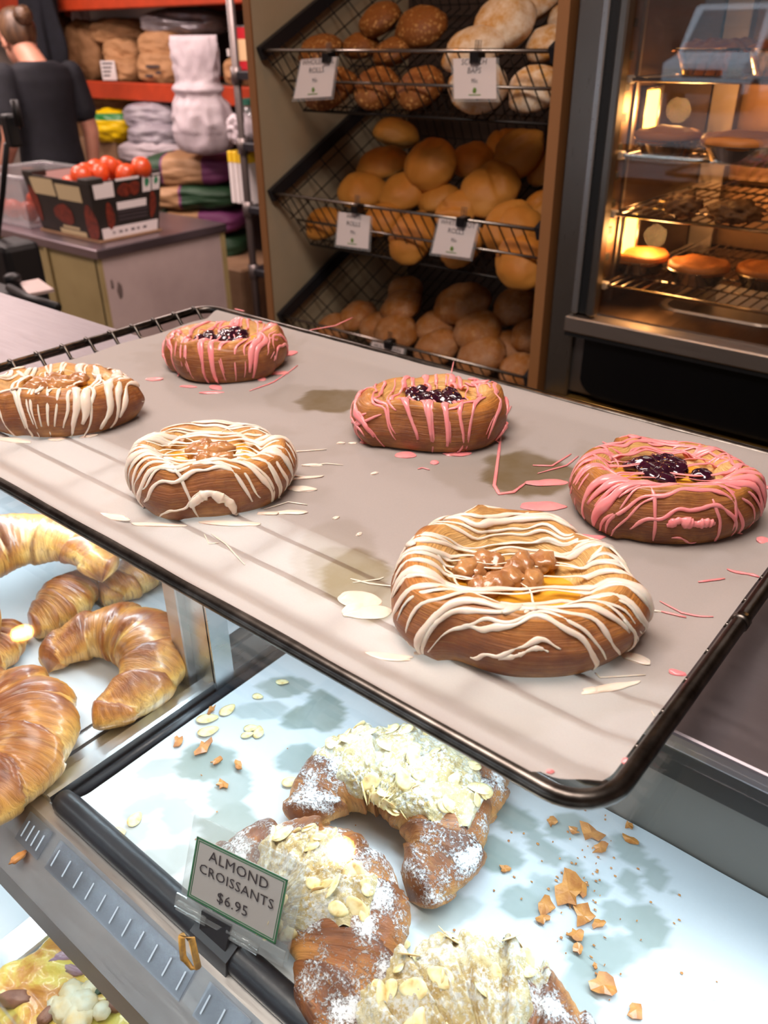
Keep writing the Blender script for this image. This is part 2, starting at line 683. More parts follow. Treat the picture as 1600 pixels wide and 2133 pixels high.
for s_ in (-1, 1):
    obj('headlight', bx((vx+s_*.72-.17, vy-.02, .68), (vx+s_*.72+.17, vy+.04, .88), .03, 2), 'label_white_lamp' if False else 'fitting', vn)
    obj('mirror', bx((vx+s_*1.05-.10, vy-.95, 1.15), (vx+s_*1.05+.10, vy-.85, 1.42), .03, 2), 'tyre', vn)
    for yy in (.85, 3.7):
        w = lathe(B(), [(.2, -.1), (.33, -.1), (.33, .1), (.2, .1)], 24)
        w.transform(Matrix.Translation((vx+s_*.86, vy-yy, .31)) @ Matrix.Rotation(pi/2, 4, 'Y'))
        obj('wheel', w, 'tyre', vn)
# ================================================================== store shelves at the back
M['orange'] = simple('orange painted steel', 'b83c18', .5, 0, 'a03414', 12, .05)
M['upright'] = simple('grey steel upright', '6e6462', .4, .7)
M['board'] = simple('shelf board', '6b5648', .8, 0, '57453a', 8)
M['kraft'] = simple('kraft paper', 'b5875c', .75, 0, '9c7048', 12, .6, 22)
M['white_sack'] = simple('white woven sack', 'c8bcc0', .6, 0, 'b3a5ab', 14, .4, 40)
M['grey_sack'] = simple('grey printed sack', 'aaa2a8', .5, 0, '8f8690', 14, .4, 40)
M['silver_sack'] = simple('silver foil sack', 'b8b2b6', .3, .5, '8e878c', 14, .6, 30)
M['navy_cloth'] = simple('navy cloth', '0b0c14', .95, 0, '12131d', 30, .3, 120)
M['label_white'] = simple('white paper label', 'd6cdcb', .7)
M['print_dark'] = simple('dark print', '3a3033', .7)
M['cardboard'] = simple('brown cardboard', '8a6a4e', .8, 0, '7a5b41', 12)


def sack(name, label, c, r, mat, rz=0, rx=0, ry=0, amp=.12, seed=1, pw=3.6, cat_='sack', group=None, fr=2.4, loc_parent=None):
    """pillow shaped sack: superellipsoid with creases"""
    bm = B()
    res = bmesh.ops.create_uvsphere(bm, u_segments=56, v_segments=36, radius=1)
    off = Vector((seed*7.3, seed*2.1, seed*4.7))
    for v in res['verts']:
        d = v.co.normalized()
        k = (abs(d.x)**pw+abs(d.y)**pw+abs(d.z)**pw)**(-1/pw)
        q = d*k
        n1 = noise.noise(q*fr+off)
        n2 = 1-abs(noise.noise(q*fr*1.5+off*2))*2.6
        n3 = 1-abs(noise.noise(Vector((q.x*fr*3.2, q.y*fr*1.5, q.z*fr*3.2))+off*3))*3
        s = 1+amp*n1+amp*.42*n2+amp*.22*n3
        edge = max(abs(q.x), 0)
        q = Vector((q.x*r[0], q.y*r[1]*s, q.z*r[2]*s*(1-.28*edge**4)))
        v.co = q
    o = obj(name, bm, mat, smooth=True, local=True)
    o.rotation_euler = (rx, ry, rz)
    o.location = c
    return tag(o, label, cat_, group)


YB = 3.1
sh = thing('storage_shelving', 'orange beamed storage shelving stacked with sacks along the back wall', 'shelving', (-4.6, YB+.3, 0))
for zt in (1.335, 1.775):
    obj('beam', bx((-6.15, YB, zt-.045), (-2.6, YB+.05, zt+.045), .006), 'orange', sh)
    obj('shelf_board', bx((-6.15, YB+.05, zt+.01), (-2.6, YB+.75, zt+.03)), 'board', sh)
    obj('rear_beam', bx((-6.15, YB+.75, zt-.045), (-2.6, YB+.79, zt+.045)), 'orange', sh)
for xx in (-6.1, -2.66):
    for yy in (YB+.05, YB+.72):
        obj('upright', bx((xx-.03, yy-.03, 0), (xx+.03, yy+.03, 2.6), .004), 'upright' if xx < -3 else 'orange', sh)

SH = YB+.30
G1 = 'brown paper sacks on the upper storage shelf'


def at(px, py, y=SH):
    return ay(px, py, y)


def msize(wpx, hpx, p):
    d = depth(p)
    return wpx*d/FPX, hpx*d/FPX*.866


def psack(name, label, x0, y0, x1, y1, y, mat, dy=.16, **kw):
    p = at((x0+x1)/2, (y0+y1)/2, y)
    w, h = msize(x1-x0, y1-y0, p)
    kw.setdefault('rz', .45)
    hk = kw.pop('hk', 1.12)
    hz = h/2*hk
    if 178 < y1 < 198 and p.z-hz < 1.366:      # rests on the shelf board
        p.z = 1.368+hz*1.02
    return sack(name, label, p, (w/2*1.12, dy*.8, hz), mat, **kw)


psack('upright_sack', 'tall brown paper sack standing folded over on the orange shelf', 150, 72, 228, 180, SH-.1, 'kraft', .14, amp=.16, seed=3, ry=.15)
psack('paper_sack', 'brown paper sack with a square white label on the orange shelf', 228, 134, 308, 182, SH-.12, 'kraft', .16, seed=4, group=G1)
psack('paper_sack', 'brown paper sack with dark print next to the standing white sack', 302, 122, 398, 184, SH-.12, 'kraft', .17, seed=5, group=G1)
psack('paper_sack', 'brown paper sack lying above the white labelled one', 228, 82, 312, 134, SH-.06, 'kraft', .16, seed=6, amp=.16, group=G1)
psack('paper_sack', 'folded brown paper sack directly under the silver bag', 302, 66, 408, 122, SH-.08, 'kraft', .16, seed=7, pw=4, group=G1)
psack('paper_sack', 'brown paper sack topmost of its pile beside the silver bag', 202, 42, 314, 92, SH, 'kraft', .17, seed=8, amp=.16, group=G1)
psack('foil_sack', 'silver grey foil sack on top of the brown paper sacks', 306, 22, 470, 72, SH-.02, 'silver_sack', .17, seed=9, amp=.14)
psack('white_bag', 'small upright white bag behind the folded brown sacks', 156, 8, 214, 80, SH+.1, 'white_sack', .08, seed=10)
psack('paper_sack', 'brown paper sack behind the navy jacket on the orange shelf', 82, 40, 156, 118, SH+.1, 'kraft', .15, seed=11, group=G1)
psack('paper_sack', 'dim brown paper sack low behind the person on the orange shelf', 100, 112, 170, 180, SH+.08, 'kraft', .15, seed=12, group=G1)
psack('paper_sack', 'brown paper sack behind the dark post of the wire shelving', 480, 140, 545, 196, SH-.1, 'kraft', .15, seed=13, group=G1)
p0, p1 = at(220, 22, SH+.12), at(380, 12, SH+.12)
obj_ = obj('lidded_box', bx((p0.x, p0.y-.12, p0.z-.05), (p1.x, p0.y+.12, p0.z+.05), .006), 'white')
tag(obj_, 'long white flat box lying under the upper orange beam', 'box')
# printed labels on two sacks
s = [o for o in bpy.data.objects if o.get('label', '').startswith('brown paper sack with a square')][0]
yf = min(v.co.y for v in s.data.vertices)
lb = obj('paper_label', bx((-.085, yf-.006, -.048), (.005, yf-.002, .050)), 'label_white', s, local=True)
for k in range(4):
    zz = .036-k*.02
    obj('print_line', bx((-.075, yf-.0075, zz-.004), (-.01-.008*k, yf-.0055, zz+.004)), 'print_dark', lb, local=True)
s = [o for o in bpy.data.objects if o.get('label', '').startswith('brown paper sack with dark print')][0]
yf = min(v.co.y for v in s.data.vertices)
for x0, x1, zz in ((-.05, .03, .01), (-.06, -.015, -.035), (.005, .035, -.02)):
    obj('print_line', bx((x0, yf-.004, zz-.006), (x1, yf-.001, zz+.006)), 'print_dark', s, local=True)

# lower bay
M['yellow_bag'] = NT('yellow and green bag print')
_m = M['yellow_bag']
_v = _m.n('TexCoord')
_s = _m.n('SeparateXYZ')
_m.l(_v.outputs['Object'], _s.inputs[0])
_k = _m.ramp(_s.outputs['Z'], [(.0, 0.0), (.035, 1.0), (.06, 1.0), (.07, 0.0)], 'CONSTANT')
_m.color(_m.mix(_k, 'f2c90a', '1f7a2c'))
_m.set(Roughness=.4)
M['yellow_bag'] = _m.m
psack('yellow_bag', 'bright yellow bag with a green band in the lower bay', 192, 230, 282, 292, SH-.25, 'yellow_bag', .13, seed=14, pw=3.2, cat_='bag')
psack('grey_bag', 'grey printed bag upper of two beside the yellow bag', 270, 214, 386, 266, SH-.22, 'grey_sack', .17, seed=15, cat_='bag')
psack('grey_bag', 'grey printed bag lower of two beside the yellow bag', 280, 256, 388, 306, SH-.26, 'grey_sack', .17, seed=16, cat_='bag')
psack('white_bag', 'flat white bag beneath the two grey bags', 262, 292, 400, 338, SH-.28, 'white_sack', .18, seed=17, cat_='bag', pw=4)
psack('paper_sack', 'large dim brown sack behind the yellow bag under the orange beam', 165, 200, 250, 300, SH+.15, 'kraft', .15, seed=18)
psack('paper_sack', 'dim brown sack lying under the orange beam above the yellow bag', 200, 196, 300, 236, SH+.1, 'kraft', .15, seed=19)
p0, p1 = at(180, 322, SH-.2), at(268, 292, SH-.2)
tag(obj('cardboard_box', bx((p0.x, p0.y-.1, 0.0), (p1.x, p0.y+.25, p1.z), .004), 'cardboard'), 'brown cardboard box under the yellow bag', 'box')


def flour_mat(name, bands):
    m = NT(name)
    tc = m.n('TexCoord')
    s = m.n('SeparateXYZ')
    m.l(tc.outputs['Object'], s.inputs[0])
    f = m.n('MapRange')
    f.inputs['From Min'].default_value = -.235
    f.inputs['From Max'].default_value = .235
    m.l(s.outputs['X'], f.inputs['Value'])
    m.color(m.ramp(f.outputs[0], bands, 'CONSTANT'))
    m.set(Roughness=.6)
    m.bump(m.noise(m.coord('Object'), 26, 4), .4, .003)
    return m.m


GR, TAN, PU = '1d3d24', 'a17a55', '6c2f5c'
fm1 = flour_mat('flour sack print green tan purple', [(0, GR), (.26, PU), (.285, TAN), (.70, PU)])
fm2 = flour_mat('flour sack print tan green', [(0, TAN), (.36, PU), (.39, GR)])
fm3 = flour_mat('flour sack print tan purple', [(0, GR), (.2, TAN), (.55, PU)])
G2 = 'stacked flour sacks below the standing white sack'
for i, (x0, y0, x1, y1, fm, lab) in enumerate((
        (308, 314, 492, 384, fm1, 'flour sack with green and purple ends, topmost of the flour stack'),
        (335, 374, 500, 432, fm2, 'flour sack tan with a dark green half, second from the top'),
        (340, 424, 505, 484, fm3, 'flour sack tan with a dark purple half, third from the top'),
        (345, 474, 512, 534, fm2, 'flour sack dark green end, fourth from the top beside the freezer'))):
    psack('flour_sack', lab, x0, y0, x1, y1, 2.88, fm, .22, seed=20+i, pw=4, amp=.07, group=G2, rz=.62, hk=.98)
tag(obj('pallet_stack', bx((-4.1, 2.68, 0), (-3.1, 3.04, .62), .01), 'cardboard'), 'dark carton pile under the flour sacks', 'box')
# the standing white sack: pinched below its folded top
c = at(430, 322, 2.8)


def wsack(u, v):
    a = 2*pi*u
    z = v
    zz_ = [0, .03, .10, .30, .44, .52, .57, .62, .70, .85, .97, 1]
    rx = cat(z, zz_, [.02, .12, .15, .158, .145, .12, .135, .112, .118, .122, .125, .122])
    ry = cat(z, zz_, [.02, .10, .125, .13, .11, .08, .095, .06, .055, .045, .025, .006])
    n_ = noise.noise(Vector((cos(a)*1.6, sin(a)*1.6, z*5+3)))
    n2 = 1-abs(noise.noise(Vector((cos(a)*2.5, sin(a)*2.5, z*3+9))))*2
    n3 = 1-abs(noise.noise(Vector((cos(a)*2+z*3, sin(a)*2, z*9+2))))*3
    s = 1+.14*n_*(1-.5*z)+.13*n2+.06*n3*(1 if .2 < z < .95 else 0)
    lean = .06*z
    return c + Vector((rx*s*cos(a)*cos(.5)-ry*s*sin(a)*sin(.5)+.03*z, ry*s*sin(a)*cos(.5)+rx*s*cos(a)*sin(.5)*.6-lean*.5, z*.50))


b = B()
grid(b, wsack, 64, 60, True)
bmesh.ops.remove_doubles(b, verts=b.verts, dist=.0005)
tag(obj('white_sack', b, 'white_sack', smooth=True), 'tall white sack standing on the stacked flour sacks', 'sack')

# ------------------------------------------------------------------ wire shelving between the sacks and the bread stand
ms = thing('wire_shelving', 'narrow dark wire shelving holding tins beside the bread stand', 'shelving', (-2.5, 2.6, 0))
for xx in (-2.775, -2.15):
    for yy in (2.47, 2.83):
        obj('post', tube(B(), [(xx, yy, 0), (xx, yy, 2.2)], .016, 10), 'upright', ms, smooth=True)
LEV = [1.48, 1.225, .98, .72, .2]
M['shelf_dark'] = simple('dark shelf', '1c1a1f', .5, .3)
for z in LEV:
    obj('shelf', bx((-2.79, 2.455, z-.03), (-2.135, 2.845, z), .004), 'shelf_dark', ms)
    obj('collar', tube(B(), [(-2.775, 2.47, z-.045), (-2.775, 2.47, z+.015)], .023, 10), 'upright', ms, smooth=True)
M['tin_red'] = simple('red tin print', 'b5202a', .35)
M['tin_cream'] = simple('cream tin label', 'd9b58a', .4)
M['tin_metal'] = simple('tin metal', 'b5aeb0', .3, 1)
p = ay(508, 128, 2.56)
t = thing('tin_can', 'red and cream food tin on the wire shelving', 'tin', (p.x+.02, 2.56, 1.48))
q = Vector((p.x+.02, 2.56, 1.48))
obj('body', lathe(B(), [(.058, 0), (.06, .004), (.06, .03), (.06, .034)], 28, q), 'tin_red', t, smooth=False)
obj('paper_label', lathe(B(), [(.0605, .034), (.0605, .108)], 28, q), 'tin_cream', t)
obj('top_band', lathe(B(), [(.06, .108), (.06, .148)], 28, q), 'tin_red', t)
obj('lid', lathe(B(), [(.061, .148), (.061, .154), (.056, .154), (.055, .15)], 28, q), 'tin_metal', t)
obj('print_line', bx((q.x-.045, q.y-.0625, q.z+.05), (q.x-.032, q.y-.058, q.z+.075)), 'label_white', t)
M['green_lid'] = simple('green lid', '2f6f5c', .4)
p = ay(522, 280, 2.56)
q = Vector((p.x+.03, 2.58, 1.225))
t = thing('plastic_tub', 'clear tub with a green lid on the wire shelving', 'tub', q)
obj('body', lathe(B(), [(.05, 0), (.06, .13)], 24, q), 'tub_plastic', t, smooth=True)
obj('contents', lathe(B(), [(.045, .003), (.054, .085)], 20, q), 'label_white', t, smooth=True)
obj('lid', lathe(B(), [(.064, .13), (.064, .15), (.056, .153)], 24, q), 'green_lid', t)
q2 = Vector((p.x-.02, 2.50, 1.225))
tag(sack('cloth_bundle', 'crumpled white cloth bundle on the middle wire shelf', q2+Vector((.03, 0, .045)), (.055, .04, .05), 'white_sack', seed=31, amp=.25), 'crumpled white cloth bundle on the middle wire shelf', 'cloth')
M['yellow_card'] = simple('yellow card', 'e0b81e', .6)
for k in range(4):
    q = ay(497+k*10, 418, 2.5)
    t = thing('file_folder', ['white folder with yellow top leaning beside the shelf post', 'second white folder with yellow top from the shelf post', 'third white folder with yellow top from the shelf post', 'white folder with yellow top nearest the bread stand'][k], 'folder', (q.x, 2.5, .98), group='folders on the wire shelving')
    obj('cover', bx((q.x-.011, 2.47, .98), (q.x+.011, 2.66, 1.15), .003), 'label_white', t)
    obj('top_tab', bx((q.x-.0115, 2.469, 1.14), (q.x+.0115, 2.65, 1.185), .003), 'yellow_card', t)
q = ay(546, 470, 2.3)
b = lathe(B(), [(.03, .72-.72), (.033, .05), (.033, .2), (.018, .23), (.012, .245), (.012, .29), (.016, .30), (.016, .33)], 20, (q.x, 2.55, .72))
tag(obj('spray_bottle', b, 'label_white', smooth=True), 'slim white plastic bottle low on the wire shelving', 'bottle')

# ------------------------------------------------------------------ freezer chest with tomatoes
M['cream_paint'] = simple('cream painted panel', '9c8a5e', .55, 0, '8c7a50', 5, .05, 30)
M['white_paint'] = simple('white scuffed panel', 'b3a09c', .5, 0, 'a08d8a', 4, .05, 30)
M['bench_top'] = brushed('freezer top steel', 'b2a3aa', .35, (3, 30, 30), '8e8289')
M['scuff'] = simple('dark scuff mark', '5f504c', .8)
FX0, FX1, FY0, FY1, FZ = -4.05, -2.90, 1.80, 2.43, .90
fr = thing('freezer_chest', 'cream and white freezer chest with a steel top behind the counter', 'freezer', ((FX0+FX1)/2, (FY0+FY1)/2, 0))
obj('front_panel', bx((FX0, FY0, .02), (FX1-.02, FY0+.03, FZ-.035)), 'cream_paint', fr)
obj('front_rib', bx((-3.27, FY0-.012, .02), (-3.25, FY0, FZ-.035), .003), 'cream_paint', fr)
obj('front_rib', bx((-3.68, FY0-.012, .02), (-3.66, FY0, FZ-.035), .003), 'cream_paint', fr)
obj('side_panel', bx((FX1-.03, FY0+.01, .02), (FX1, FY1-.02, FZ-.035)), 'white_paint', fr)
obj('corner_post', bx((FX1-.03, FY0, .02), (FX1+.002, FY0+.012, FZ-.035)), 'cream_paint', fr)
obj('corner_post', bx((FX1-.03, FY1-.025, .02), (FX1+.004, FY1, FZ-.035)), 'cream_paint', fr)
obj('rear_panel', bx((FX0, FY1-.03, .02), (FX1-.03, FY1, FZ-.035)), 'white_paint', fr)
obj('top', bx((FX0-.01, FY0-.015, FZ-.035), (FX1+.012, FY1+.01, FZ), .005, 2), 'bench_top', fr)
b = B()
q = ax(250, 605, FX1+.001)
blobmesh(b, q, (.002, .012, .035), .3, 2, 3, 2)
blobmesh(b, q+Vector((0, -.03, .03)), (.0015, .006, .02), .3, 2, 5, 2)
obj('scuff', b, 'scuff', fr)

# tomato carton
cx0, cx1, cy0, cy1, cz0, cz1 = -3.42, -2.955, 1.845, 2.185, FZ, FZ+.235
M['carton_black'] = simple('black printed carton', '17130f', .55, 0, '231b14', 20)
M['carton_inside'] = simple('pale carton inside', 'b39a96', .8)
M['tomato_print'] = simple('printed tomato red', '7a2a12', .6, 0, '4a160a', 60)
M['cream_print'] = simple('cream print', 'b5a27c', .7)
M['green_print'] = simple('green print', '2f7a55', .7)
ct = thing('tomato_carton', 'black printed cardboard carton of tomatoes on the freezer chest', 'carton', ((cx0+cx1)/2, (cy0+cy1)/2, cz0))
sl = .03   # walls lean out a little


def cpt(fx, fy, fz, inset=0.0):
    """carton shell point, fx fy in 0..1, fz 0..1"""
    e = sl*(fz-1)
    return Vector((cx0-e+(cx1-cx0+2*e)*fx, cy0-e+(cy1-cy0+2*e)*fy, cz0+(cz1-cz0)*fz))


for a, bb, nm in (((0, 0), (1, 0), 'front_wall'), ((1, 0), (1, 1), 'side_wall'), ((1, 1), (0, 1), 'rear_wall'), ((0, 1), (0, 0), 'side_wall')):
    obj(nm, slab(B(), cpt(*a, 0), cpt(*bb, 0), cpt(*bb, .96), cpt(*a, .96), .006), 'carton_black', ct)
    m_ = B()
    n_ = (cpt(*bb, 0)-cpt(*a, 0)).cross(Vector((0, 0, 1))).normalized()*-.0072
    dd = (cpt(*bb, .5)-cpt(*a, .5)).normalized()*.008
    slab(m_, cpt(*a, .1)+n_+dd, cpt(*bb, .1)+n_-dd, cpt(*bb, .95)+n_-dd, cpt(*a, .95)+n_+dd, .001)
    obj('inner_lining', m_, 'carton_inside', ct)
obj('carton_floor', bx((cx0+.02, cy0+.02, cz0+.002), (cx1-.02, cy1-.02, cz0+.01)), 'cardboard', ct)
for fx in (0, 1):
    for fy in (0, 1):
        p = cpt(fx, fy, 1)
        sx, sy = (1-2*fx), (1-2*fy)
        obj('corner_tab', bx((min(p.x, p.x+sx*.07), min(p.y, p.y+sy*.07), cz1-.02), (max(p.x, p.x+sx*.07), max(p.y, p.y+sy*.07), cz1+.004), .003), 'carton_black', ct)


def cprint(face, u0, u1, v0, v1, mat, name='printed_panel', par=None):
    a, bb = (((0, 0), (1, 0)) if face == 'f' else ((1, 0), (1, 1)))
    def pt(u, v):
        return cpt(a[0]+(bb[0]-a[0])*u, a[1]+(bb[1]-a[1])*u, v)
    n_ = Vector((0, -1, -.12)) if face == 'f' else Vector((1, 0, -.12))
    q = [pt(u0, v0), pt(u1, v0), pt(u1, v1), pt(u0, v1)]
    return obj(name, slab(B(), *[x+n_*.0016 for x in q], .0012), mat, ct)


def cdisc(face, u, v, ru, rv, mat):
    a, bb = (((0, 0), (1, 0)) if face == 'f' else ((1, 0), (1, 1)))
    n_ = Vector((0, -1, -.12)) if face == 'f' else Vector((1, 0, -.12))
    bm = B()
    vs = []
    for k in range(18):
        an = 2*pi*k/18
        w = 1+.08*sin(3*an+u*9)
        uu, vv = u+ru*w*cos(an), v+rv*w*sin(an)
        vs.append(bm.verts.new(cpt(a[0]+(bb[0]-a[0])*uu, a[1]+(bb[1]-a[1])*uu, vv)+n_*.0018))
    bm.faces.new(vs)
    obj('printed_tomato', bm, mat, ct)


cprint('f', .10, .46, .66, .93, 'cream_print')
cprint('f', .49, .86, .63, .88, 'cream_print')
cdisc('f', .50, .38, .16, .17, 'tomato_print')
cdisc('f', .93, .30, .10, .30, 'tomato_print')
cdisc('f', .06, .5, .06, .3, 'tomato_print')
cprint('f', .35, .80, .05, .13, 'cream_print')
cprint('f', .42, .70, .15, .19, 'cream_print')
cprint('s', .05, .32, .70, .94, 'label_white')
cprint('s', .36, .68, .93, .97, 'label_white')
cprint('s', .73, .85, .70, .97, 'label_white')
cprint('s', .87, .98, .71, .97, 'label_white')
cdisc('s', .79, .85, .035, .07, 'green_print')
cdisc('s', .925, .86, .03, .06, 'green_print')
cdisc('s', .46, .78, .09, .11, 'tomato_print')
cdisc('s', .60, .79, .09, .11, 'tomato_print')
cprint('s', .34, .78, .48, .60, 'label_white')
for k in range(3):
    cprint('s', .34, .80, .42-k*.06, .45-k*.06, 'print_dark')
cdisc('s', .22, .40, .06, .22, 'tomato_print')
cdisc('s', .88, .48, .05, .22, 'tomato_print')
cprint('s', .06, .97, .03, .22, 'label_white')
M['print_mark'] = simple('print marks', '55494a', .7)
for k in range(6):
    cprint('s', .22+k*.1, .26+k*.1+.02*(k % 2), .11, .15, 'print_mark', 'print_mark')

M['tomato'] = simple('ripe tomato skin', 'cc4a1a', .38, 0, 'bb3f14', 25, coat=.2, sss=.1)
M['tomato_stem'] = simple('tomato stem', '3c4a1c', .7)


def tomato_proto():
    bm = B()
    blobmesh(bm, (0, 0, 0), (.042, .042, .037), .05, 1.5, 2, 4)
    for v in bm.verts:
        rr = math.hypot(v.co.x, v.co.y)
        if v.co.z > 0:
            v.co.z -= .008*math.exp(-(rr/.012)**2)
    return bm


tme = bpy.data.meshes.new('tomato')
_tb = tomato_proto()
_tb.to_mesh(tme)
_tb.free()
tme.polygons.foreach_set('use_smooth', [True]*len(tme.polygons))
tme.materials.append(M['tomato'])
b = B()
for k in range(5):
    a = 2*pi*k/5
    tube(b, [(0, 0, .030), (.008*cos(a), .008*sin(a), .033), (.015*cos(a), .015*sin(a), .030)], [.002, .0018, .0006], 5)
tst = bpy.data.meshes.new('stem')
b.to_mesh(tst)
b.free()
tst.materials.append(M['tomato_stem'])
random.seed(5)
TL = [(170, 366, 'orange red tomato lowest at the near end of the carton pile'), (200, 352, 'tomato left of the two touching at the carton front edge'), (208, 362, 'tomato half sunk behind the carton front edge'),
      (228, 347, 'topmost tomato in the middle of the carton'), (242, 356, 'tomato just below the topmost one in the carton'), (262, 364, 'small showing tomato between the middle and the far ones'),
      (294, 350, 'round tomato alone at the far end of the carton'), (180, 362, 'tomato behind the lowest one in the carton')]
for k, (px, py, lab) in enumerate(TL):
    q = az(px, py, cz1-.005+(.02 if k in (3, 6) else 0))
    o = link('tomato', tme)
    o.location = q
    o.rotation_euler = (random.uniform(1.2, 3), random.uniform(-1, 1), random.uniform(0, 6))
    sk = link('stem', tst)
    sk.parent = o
    tag(o, lab, 'tomato', 'tomatoes in the carton')
# lower layer that carries them
for k in range(12):
    o = link('tomato', tme)
    o.location = (cx0+.08+(k % 4)*.095, cy0+.07+(k//4)*.09, cz1-.075+random.uniform(-.005, .005))
    o.rotation_euler = (random.uniform(1.2, 3), random.uniform(-1, 1), random.uniform(0, 6))
    tag(o, 'shaded lower carton tomato, %s row from the front, %s from the tub' % (('first', 'second', 'third')[k//4], ('first', 'second', 'third', 'fourth')[k % 4]), 'tomato', 'lower layer of tomatoes in the carton')

# clear tub with tomatoes beside the carton
tx0, tx1, ty0, ty1 = -3.86, -3.47, 1.86, 2.2
tb = thing('clear_tub', 'cloudy clear plastic tub of tomatoes beside the black carton', 'tub', ((tx0+tx1)/2, (ty0+ty1)/2, FZ))
for lo, hi, nm in (((tx0, ty0, FZ), (tx1, ty0+.004, FZ+.2), 'front_wall'), ((tx0, ty1-.004, FZ), (tx1, ty1, FZ+.2), 'rear_wall'), ((tx0, ty0, FZ), (tx0+.004, ty1, FZ+.2), 'side_wall'), ((tx1-.004, ty0, FZ), (tx1, ty1, FZ+.2), 'side_wall')):
    obj(nm, bx(lo, hi), 'tub_plastic', tb)
obj('tub_floor', bx((tx0, ty0, FZ+.001), (tx1, ty1, FZ+.005)), 'tub_plastic', tb)
rimp = [(tx0, ty0, FZ+.2), (tx1, ty0, FZ+.2), (tx1, ty1, FZ+.2), (tx0, ty1, FZ+.2)]
obj('rim', tube(B(), rimp, .008, 8, True), 'tub_plastic', tb, smooth=True)
for k, (fx, fy, lab) in enumerate(((.15, .2, 'tomato in the clear tub nearest the scale pole'), (.42, .18, 'tomato in the clear tub at the middle of its front wall'), (.72, .2, 'tomato in the clear tub beside the carton, front row'), (.28, .6, 'tomato in the clear tub, back row nearest the scale pole'), (.6, .58, 'tomato in the clear tub, back row nearest the carton'))):
    o = link('tomato', tme)
    o.location = (tx0+(tx1-tx0)*fx, ty0+(ty1-ty0)*fy, FZ+.05+.02*(k > 2))
    o.rotation_euler = (2.5, k, k*2)
    tag(o, lab, 'tomato', 'tomatoes in the clear tub')
q = ay(28, 355, 2.36)
t = thing('food_tub', 'low clear tub of pale food at the far end of the freezer top', 'tub', (-3.98, 2.31, FZ))
obj('body', bx((-4.05, 2.22, FZ), (-3.86, 2.40, FZ+.13), .01, 2), 'tub_plastic', t)
obj('contents', bx((-4.04, 2.23, FZ+.01), (-3.87, 2.39, FZ+.1), .02, 2), 'grey_sack', t)

# dark pole device standing at the counter end
M['black_matt'] = simple('black matt metal', '121113', .5, .3)
q = ay(22, 300, 1.30)
t = thing('scale_pole', 'black pole with a small black display head behind the counter', 'pole', (q.x, 1.30, 0))
w1, w2 = ay(20, 410, 1.3), ay(30, 210, 1.3)
obj('pole', tube(B(), [ay(-8, 520, 1.3), ay(6, 400, 1.3), ay(14, 300, 1.3)], .0085, 10), 'black_matt', t, smooth=True)
hp = ay(25, 270, 1.3)
obj('head', box(B(), (hp.x-.022, 1.28, hp.z-.045), (hp.x+.02, 1.315, hp.z+.04), .008, 2), 'black_matt', t, smooth=False)
hp = ay(32, 225, 1.3)
obj('grip', tube(B(), [hp+Vector((0, 0, -.045)), hp+Vector((.002, 0, .02))], .011, 10), 'black_matt', t, smooth=True)
obj('base', bx((q.x-.20, 1.24, 0), (q.x-.06, 1.36, 1.06), .02, 2), 'black_matt', t)
q = ay(40, 585, 1.25)
t = thing('slicer_tray', 'small white tray on a dark machine behind the counter', 'tray', (q.x, 1.25, 0))
pa = [az(x, y, 1.03) for x, y in ((40, 588), (80, 580), (112, 602), (58, 612))]
obj('tray_plate', slab(B(), pa[3], pa[2], pa[1], pa[0], .008), 'white_paint', t)
obj('machine_body', bx((pa[0].x-.28, pa[0].y-.14, 0), (pa[0].x+.02, pa[0].y+.02, 1.01), .02, 2), 'black_matt', t)
b = B()
tube(b, [az(20, 600, 1.03), az(60, 622, 1.03), az(120, 640, 1.03)], .012, 8)
obj('arm', b, 'black_matt', t, smooth=True)
obj('knob', lathe(B(), [(.012, 0), (.022, .004), (.022, .02), (.012, .026)], 16, az(28, 590, 1.03)), 'black_matt', t, smooth=True)
# ================================================================== bread stand with three tilted wire baskets
M['cream_laminate'] = simple('cream laminate', 'b5a48a', .5, 0, 'a89678', 4)
M['brown_edge'] = simple('brown edge strip', '8a5c34', .5)
M['stand_back'] = simple('dark brown back board', '3a2a20', .7)
M['rail_dark'] = simple('dark grey basket rail', '26262a', .45, .4)
PX0, PX1 = -1.448, -.745
st = thing('bread_stand', 'tall cream bread stand with brown edges holding wire baskets', 'bread stand', (-1.1, 1.6, 0))
obj('side_panel', bx((PX0-.018, 1.342, 0), (PX0, 1.86, 2.4)), 'cream_laminate', st)
obj('edge_strip', bx((PX0-.019, 1.338, 0), (PX0+.001, 1.342, 2.4)), 'brown_edge', st)
obj('side_panel', bx((PX1, 1.342, 0), (PX1+.018, 1.86, 2.4)), 'brown_edge', st)
obj('edge_strip', bx((PX1-.002, 1.338, 0), (PX1+.019, 1.342, 2.4)), 'brown_edge', st)
obj('back_panel', bx((PX0, 1.86, 0), (PX1, 1.875, 2.4)), 'stand_back', st)
obj('top_panel', bx((PX0, 1.342, 2.38), (PX1, 1.86, 2.4)), 'cream_laminate', st)
obj('plinth', bx((PX0, 1.36, 0), (PX1, 1.86, .12)), 'cream_laminate', st)

